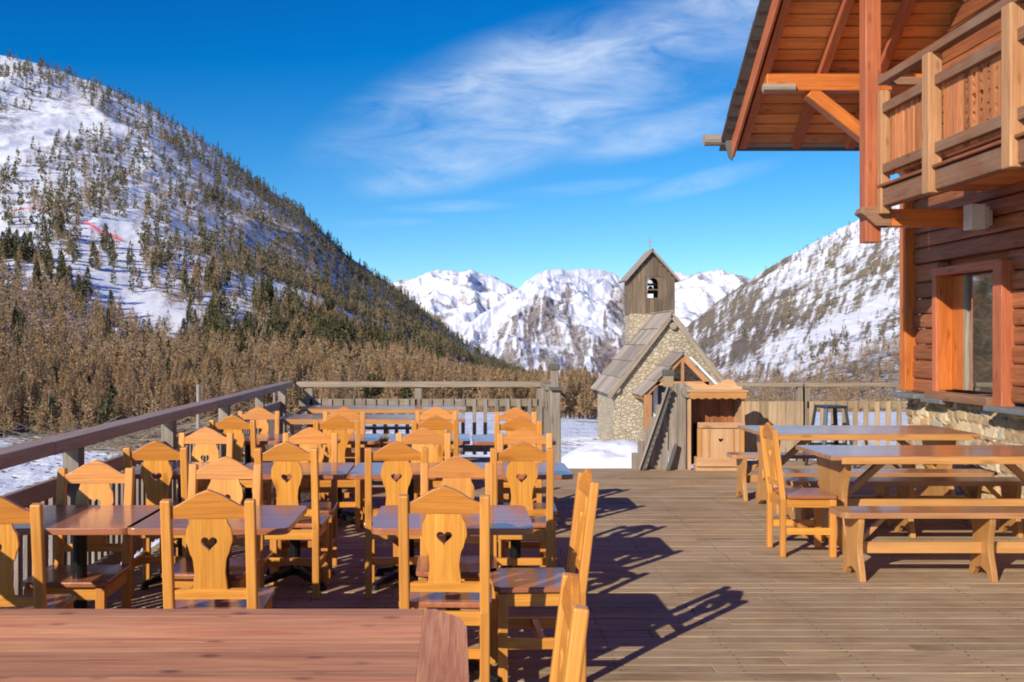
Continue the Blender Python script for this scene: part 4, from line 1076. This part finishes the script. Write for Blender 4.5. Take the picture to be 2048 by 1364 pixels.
MB().box(C(BX - .01, 10.40, 3.55), (.10, .09, 1.28), ax=2).obj('balcony_post', 'balcony_post_wood', ch, .008)
m_ = MB(); y = 10.28
while y > 9.42: m_.box(C(BX + .03, y, 3.66), (.022, .085, .72), ax=2); y -= .112
m_.obj('baluster_row', 'balcony_wood', ch, .003)
# carved boards: second bay, cut through with small leaf, flower and dot shapes
def blob(cx, cz, rx, rz, rot=0, n=10): return [(cx + rx * math.cos(R(a * 360 / n)) * math.cos(rot) - rz * math.sin(R(a * 360 / n)) * math.sin(rot), cz + rx * math.cos(R(a * 360 / n)) * math.sin(rot) + rz * math.sin(R(a * 360 / n)) * math.cos(rot)) for a in range(n)]
m_ = MB(); y = 9.19; k = 0
MY = TM(BX + .03 - WX, -WY1, 0, YZ)
while y > 8.02:
    w = .118; holes = []
    c = y - w / 2
    if 3 <= k <= 7:
        if k in (3, 6): pat = [(0, .0, .012, .03, .5), (.0, .10, .011, .025, -.5), (.01, -.10, .015, .022, 0), (0, .17, .012, .012, 0), (-.01, -.17, .01, .03, .6), (.015, -.24, .013, .02, -.4), (0, .23, .018, .015, 0)]
        elif k in (4, 5): pat = [(0, .2, .02, .03, .4), (.0, .11, .012, .03, -.6), (0, .03, .026, .02, 0), (.0, -.05, .012, .028, .5), (0, -.13, .018, .022, -.5), (0, -.22, .012, .03, 0)]
        else: pat = [(0, .15, .012, .03, .4), (0, .0, .016, .016, 0), (0, -.15, .012, .03, -.4)]
        holes = [blob(c + a, 3.68 + b2, r1 * 1.5, r2 * 1.35, ro) for a, b2, r1, r2, ro in pat]
    m_.prism([[(y - w, 3.30), (y, 3.30), (y, 4.0), (y - w, 4.0)]] + holes, .022, MY, 1); y -= w + .002; k += 1
m_.obj('carved_boards', 'balcony_wood', ch)
m_ = MB(); y = 7.84
while y > 5.1: m_.box(C(BX + .03, y, 3.66), (.022, .085, .72), ax=2); y -= .112
m_.obj('baluster_row', 'balcony_wood', ch, .003)
# end return of balcony
for z in (4.295, 3.40): MB().bar(C(BX + .05, 10.42, z), C(WX, 10.42, z), .07, .08).obj('return_rail', 'balcony_rail', ch, .005)
# tall post carrying the roof
m_ = MB(); m_.box(C(4.40, 10.60, (2.63 + roofz(10.6) - .3) / 2), (.165, .17, roofz(10.6) - .3 - 2.63), ax=2); m_.obj('tall_post', 'chalet_red', ch, .01)
# roof: underside boards, rafters, purlins, braces, verge, slates, gutter
s_u = Vector((0, -math.cos(math.atan(RS)), math.sin(math.atan(RS))))
nU = Vector((0, math.sin(math.atan(RS)), math.cos(math.atan(RS))))
m_ = MB(); L_ = math.hypot(EY - ry_, (EY - ry_) * RS); a = 0
while a < L_:
    p = Vector((0, EY - WY1, ez)) + s_u * (a + .075) + nU * .015
    m_.bar(p + Vector((XV - WX + .05, 0, 0)), p + Vector((6.9, 0, 0)), .150, .016 + random.uniform(0, .014), up=tuple((nU + s_u * .09).normalized())); a += .16
s_b = Vector((0, math.cos(math.atan(RS)), math.sin(math.atan(RS)))); nB = Vector((0, -nU.y, nU.z)); a = 0
while a < L_:
    p = Vector((0, 2 * ry_ - EY - WY1, ez)) + s_b * (a + .075) + nB * .015
    m_.bar(p + Vector((XV - WX + .05, 0, 0)), p + Vector((6.9, 0, 0)), .157, .022, up=tuple(nB)); a += .16
m_.obj('roof_boards', 'soffit_wood', ch, .002)
for x in (XV + .10, XV + .78, XV + 1.46, XV + 2.14):
    m_ = MB()
    p = Vector((x - WX, EY - WY1, ez)) - nU * .065; m_.bar(p + s_u * .02, p + s_u * (L_ - .02), .10, .13, up=tuple(nU))
    p = Vector((x - WX, 2 * ry_ - EY - WY1, ez)) - nB * .065; m_.bar(p + s_b * .02, p + s_b * (L_ - .02), .10, .13, up=tuple(nB)); m_.obj('rafter', 'chalet_red', ch, .006)
m_ = MB(); p = Vector((XV - WX, EY - WY1, ez)) - nU * .05; m_.bar(p - s_u * .10, p + s_u * L_, .035, .20, up=tuple(nU)); m_.obj('verge_board', 'chalet_red', ch, .005)
# slate covering with ragged verge
m_ = MB(); a = -.12
while a < L_:
    p = Vector((0, EY - WY1, ez)) + s_u * a + nU * random.uniform(.045, .06); x0 = XV - WX - .13 - random.uniform(0, .035)
    m_.bar(p + Vector((x0, 0, 0)) + s_u * .17, p + Vector((x0 + 3.0, 0, 0)) + s_u * .17, .42, .018, up=tuple((nU + s_u * -.05).normalized())); a += .19
p = Vector((0, EY - WY1, ez)) + nU * .09; q0 = p + s_u * (L_ / 2)
m_.bar(q0 + Vector((XV - WX - .1, 0, 0)), q0 + Vector((7, 0, 0)), L_, .05, up=tuple(nU))
q0 = Vector((0, 2 * ry_ - EY - WY1, ez)) + nB * .07 + s_b * (L_ / 2); m_.bar(q0 + Vector((XV - WX - .1, 0, 0)), q0 + Vector((7, 0, 0)), L_, .06, up=tuple(nB))
m_.obj('roof_slates', 'slate_dark', ch)
m_ = MB(); m_.tube(C(XV - .35, EY + .10, ez + .06), C(XV + .1, EY + .10, ez + .06), .075, .075, 12); m_.tube(C(XV + .1, EY + .10, ez + .03), C(12, EY + .10, ez + .03), .06, .06, 12); m_.obj('gutter_log', 'grey_wood', ch)
m_ = MB(); m_.prism([(0, 0), (.05, -.18), (.10, -.22), (.13, -.02), (.20, .3), (.08, .3)], .03, TM(XV - WX - .10, EY - WY1 + .02, ez, XZ)); m_.obj('gutter_hook', 'slate_dark', ch)
for (y, zt_) in ((11.82, 4.78), (9.72, 0)):
    zc = roofz(y) - .23
    m_ = MB(); m_.bar(C(XV + .10, y, zc), C(WX + .1, y, zc), .18, .20); m_.obj('purlin', 'chalet_orange', ch, .012)
    m_ = MB(); m_.bar(C(XV + .62, y, zc - .10), C(WX - .04, y, zc - 1.15), .15, .16, up=(0, 1, 0)); m_.obj('brace', 'chalet_orange', ch, .01)
m_ = MB(); m_.tube(C(XV + .05, 11.72, roofz(11.82) - .30), C(XV + .42, 11.72, roofz(11.82) - .30), .05, .05, 10); m_.obj('purlin_peg', 'weathered', ch)
# pale box on the wall
r_ = empty('outdoor_speaker', (5.36, 10.42, 2.86), 0, 'pale box shaped outdoor speaker fixed under the balcony', 'speaker')
MB().box((-.03, -.16, .0), (.16, .16, .26)).obj('housing', 'white_plastic', r_, .012)
MB().box((.08, -.13, .0), (.05, .14, .22)).obj('front_grille', 'white_plastic', r_, .01)
MB().box((.14, -.08, .0), (.08, .08, .16)).obj('bracket', 'white_plastic', r_, .006)

# ------------------------------------------------------------------ THINGS BEYOND THE DECK
def pole(x, y, h, r, label):
    tag(MB().tube((x, y, float(gz(x, y)) - .3), (x, y, float(gz(x, y)) + h), r, r * .9, 10).obj('pole', 'grey_wood'), label, 'pole')
pole(-7.75, 30.2, 2.2, .06, 'thin grey pole standing beyond the left railing')
pole(-6.5, 36, 2.1, .05, 'thin pale pole beyond the far left corner of the deck')
# heaps of cut branches on the snow
def brush(cx, cy, rx, ry, h, n, label):
    m_ = MB(); z0 = float(gz(cx, cy)); r = random.Random(int(cx * 10))
    for _ in range(n):
        x, y = cx + r.gauss(0, rx * .4), cy + r.gauss(0, ry * .4); z = z0 + r.random() * h * math.exp(-((x - cx) / rx) ** 2)
        a = r.uniform(-.6, .6) + (math.pi if r.random() < .5 else 0); l = r.uniform(.6, 1.8); tl = r.uniform(-.15, .5)
        m_.tube((x, y, z), (x + l * math.cos(a), y + l * math.sin(a) * .5, z + l * tl), .022, .008, 3)
    return tag(m_.obj('brushwood', 'twig'), label, 'branches')
brush(-8.6, 31.5, 2.0, 1.5, .9, 420, 'tangled heap of cut branches beyond the left railing')
brush(-12.6, 33.5, 2.2, 1.5, .5, 260, 'lower heap of cut branches further left on the snow')
brush(-5.6, 33.5, 1.6, 1.4, 1.0, 260, 'tangle of twigs behind the chairs by the left railing')
# red safety nets on the ski slope
def net(pts, label, h=4.0):
    r_ = None; m_ = MB(); pm_ = MB(); prev = None; cs = []
    for (u, y) in pts:
        ys = float(LM.sky(u)); yf = float(LM.foot_y(float(u))); t_ = (yf - y) / (yf - ys); X, Y, Z, _i = LM.at(np.array([float(u)]), np.array([t_])); cs.append(Vector((float(X[0]), float(Y[0]), float(Z[0]))))
    r_ = empty('safety_net', cs[0], 0, label, 'safety net', 'red safety nets on the ski slope')
    for a, b2 in zip(cs[:-1], cs[1:]):
        a, b2 = a - cs[0], b2 - cs[0]
        for z in np.linspace(.3, h, 7): m_.bar(a + Vector((0, 0, z)), b2 + Vector((0, 0, z)), .05, h / 14)
        pm_.tube(a, a + Vector((0, 0, h + .3)), .1, .1, 6)
    m_.obj('netting', 'net_red', r_); pm_.obj('net_posts', 'net_red', r_)
net([(152, 458), (175, 466), (200, 476), (222, 486), (245, 494)], 'long red safety net across the ski slope on the left mountain', 2.3)
net([(365, 545), (382, 548), (402, 553)], 'short red safety net lower on the ski slope', 2.3)
net([(28, 420), (60, 424), (95, 430), (128, 440)], 'faint red safety net high at the left edge of the ski slope', 1.2)
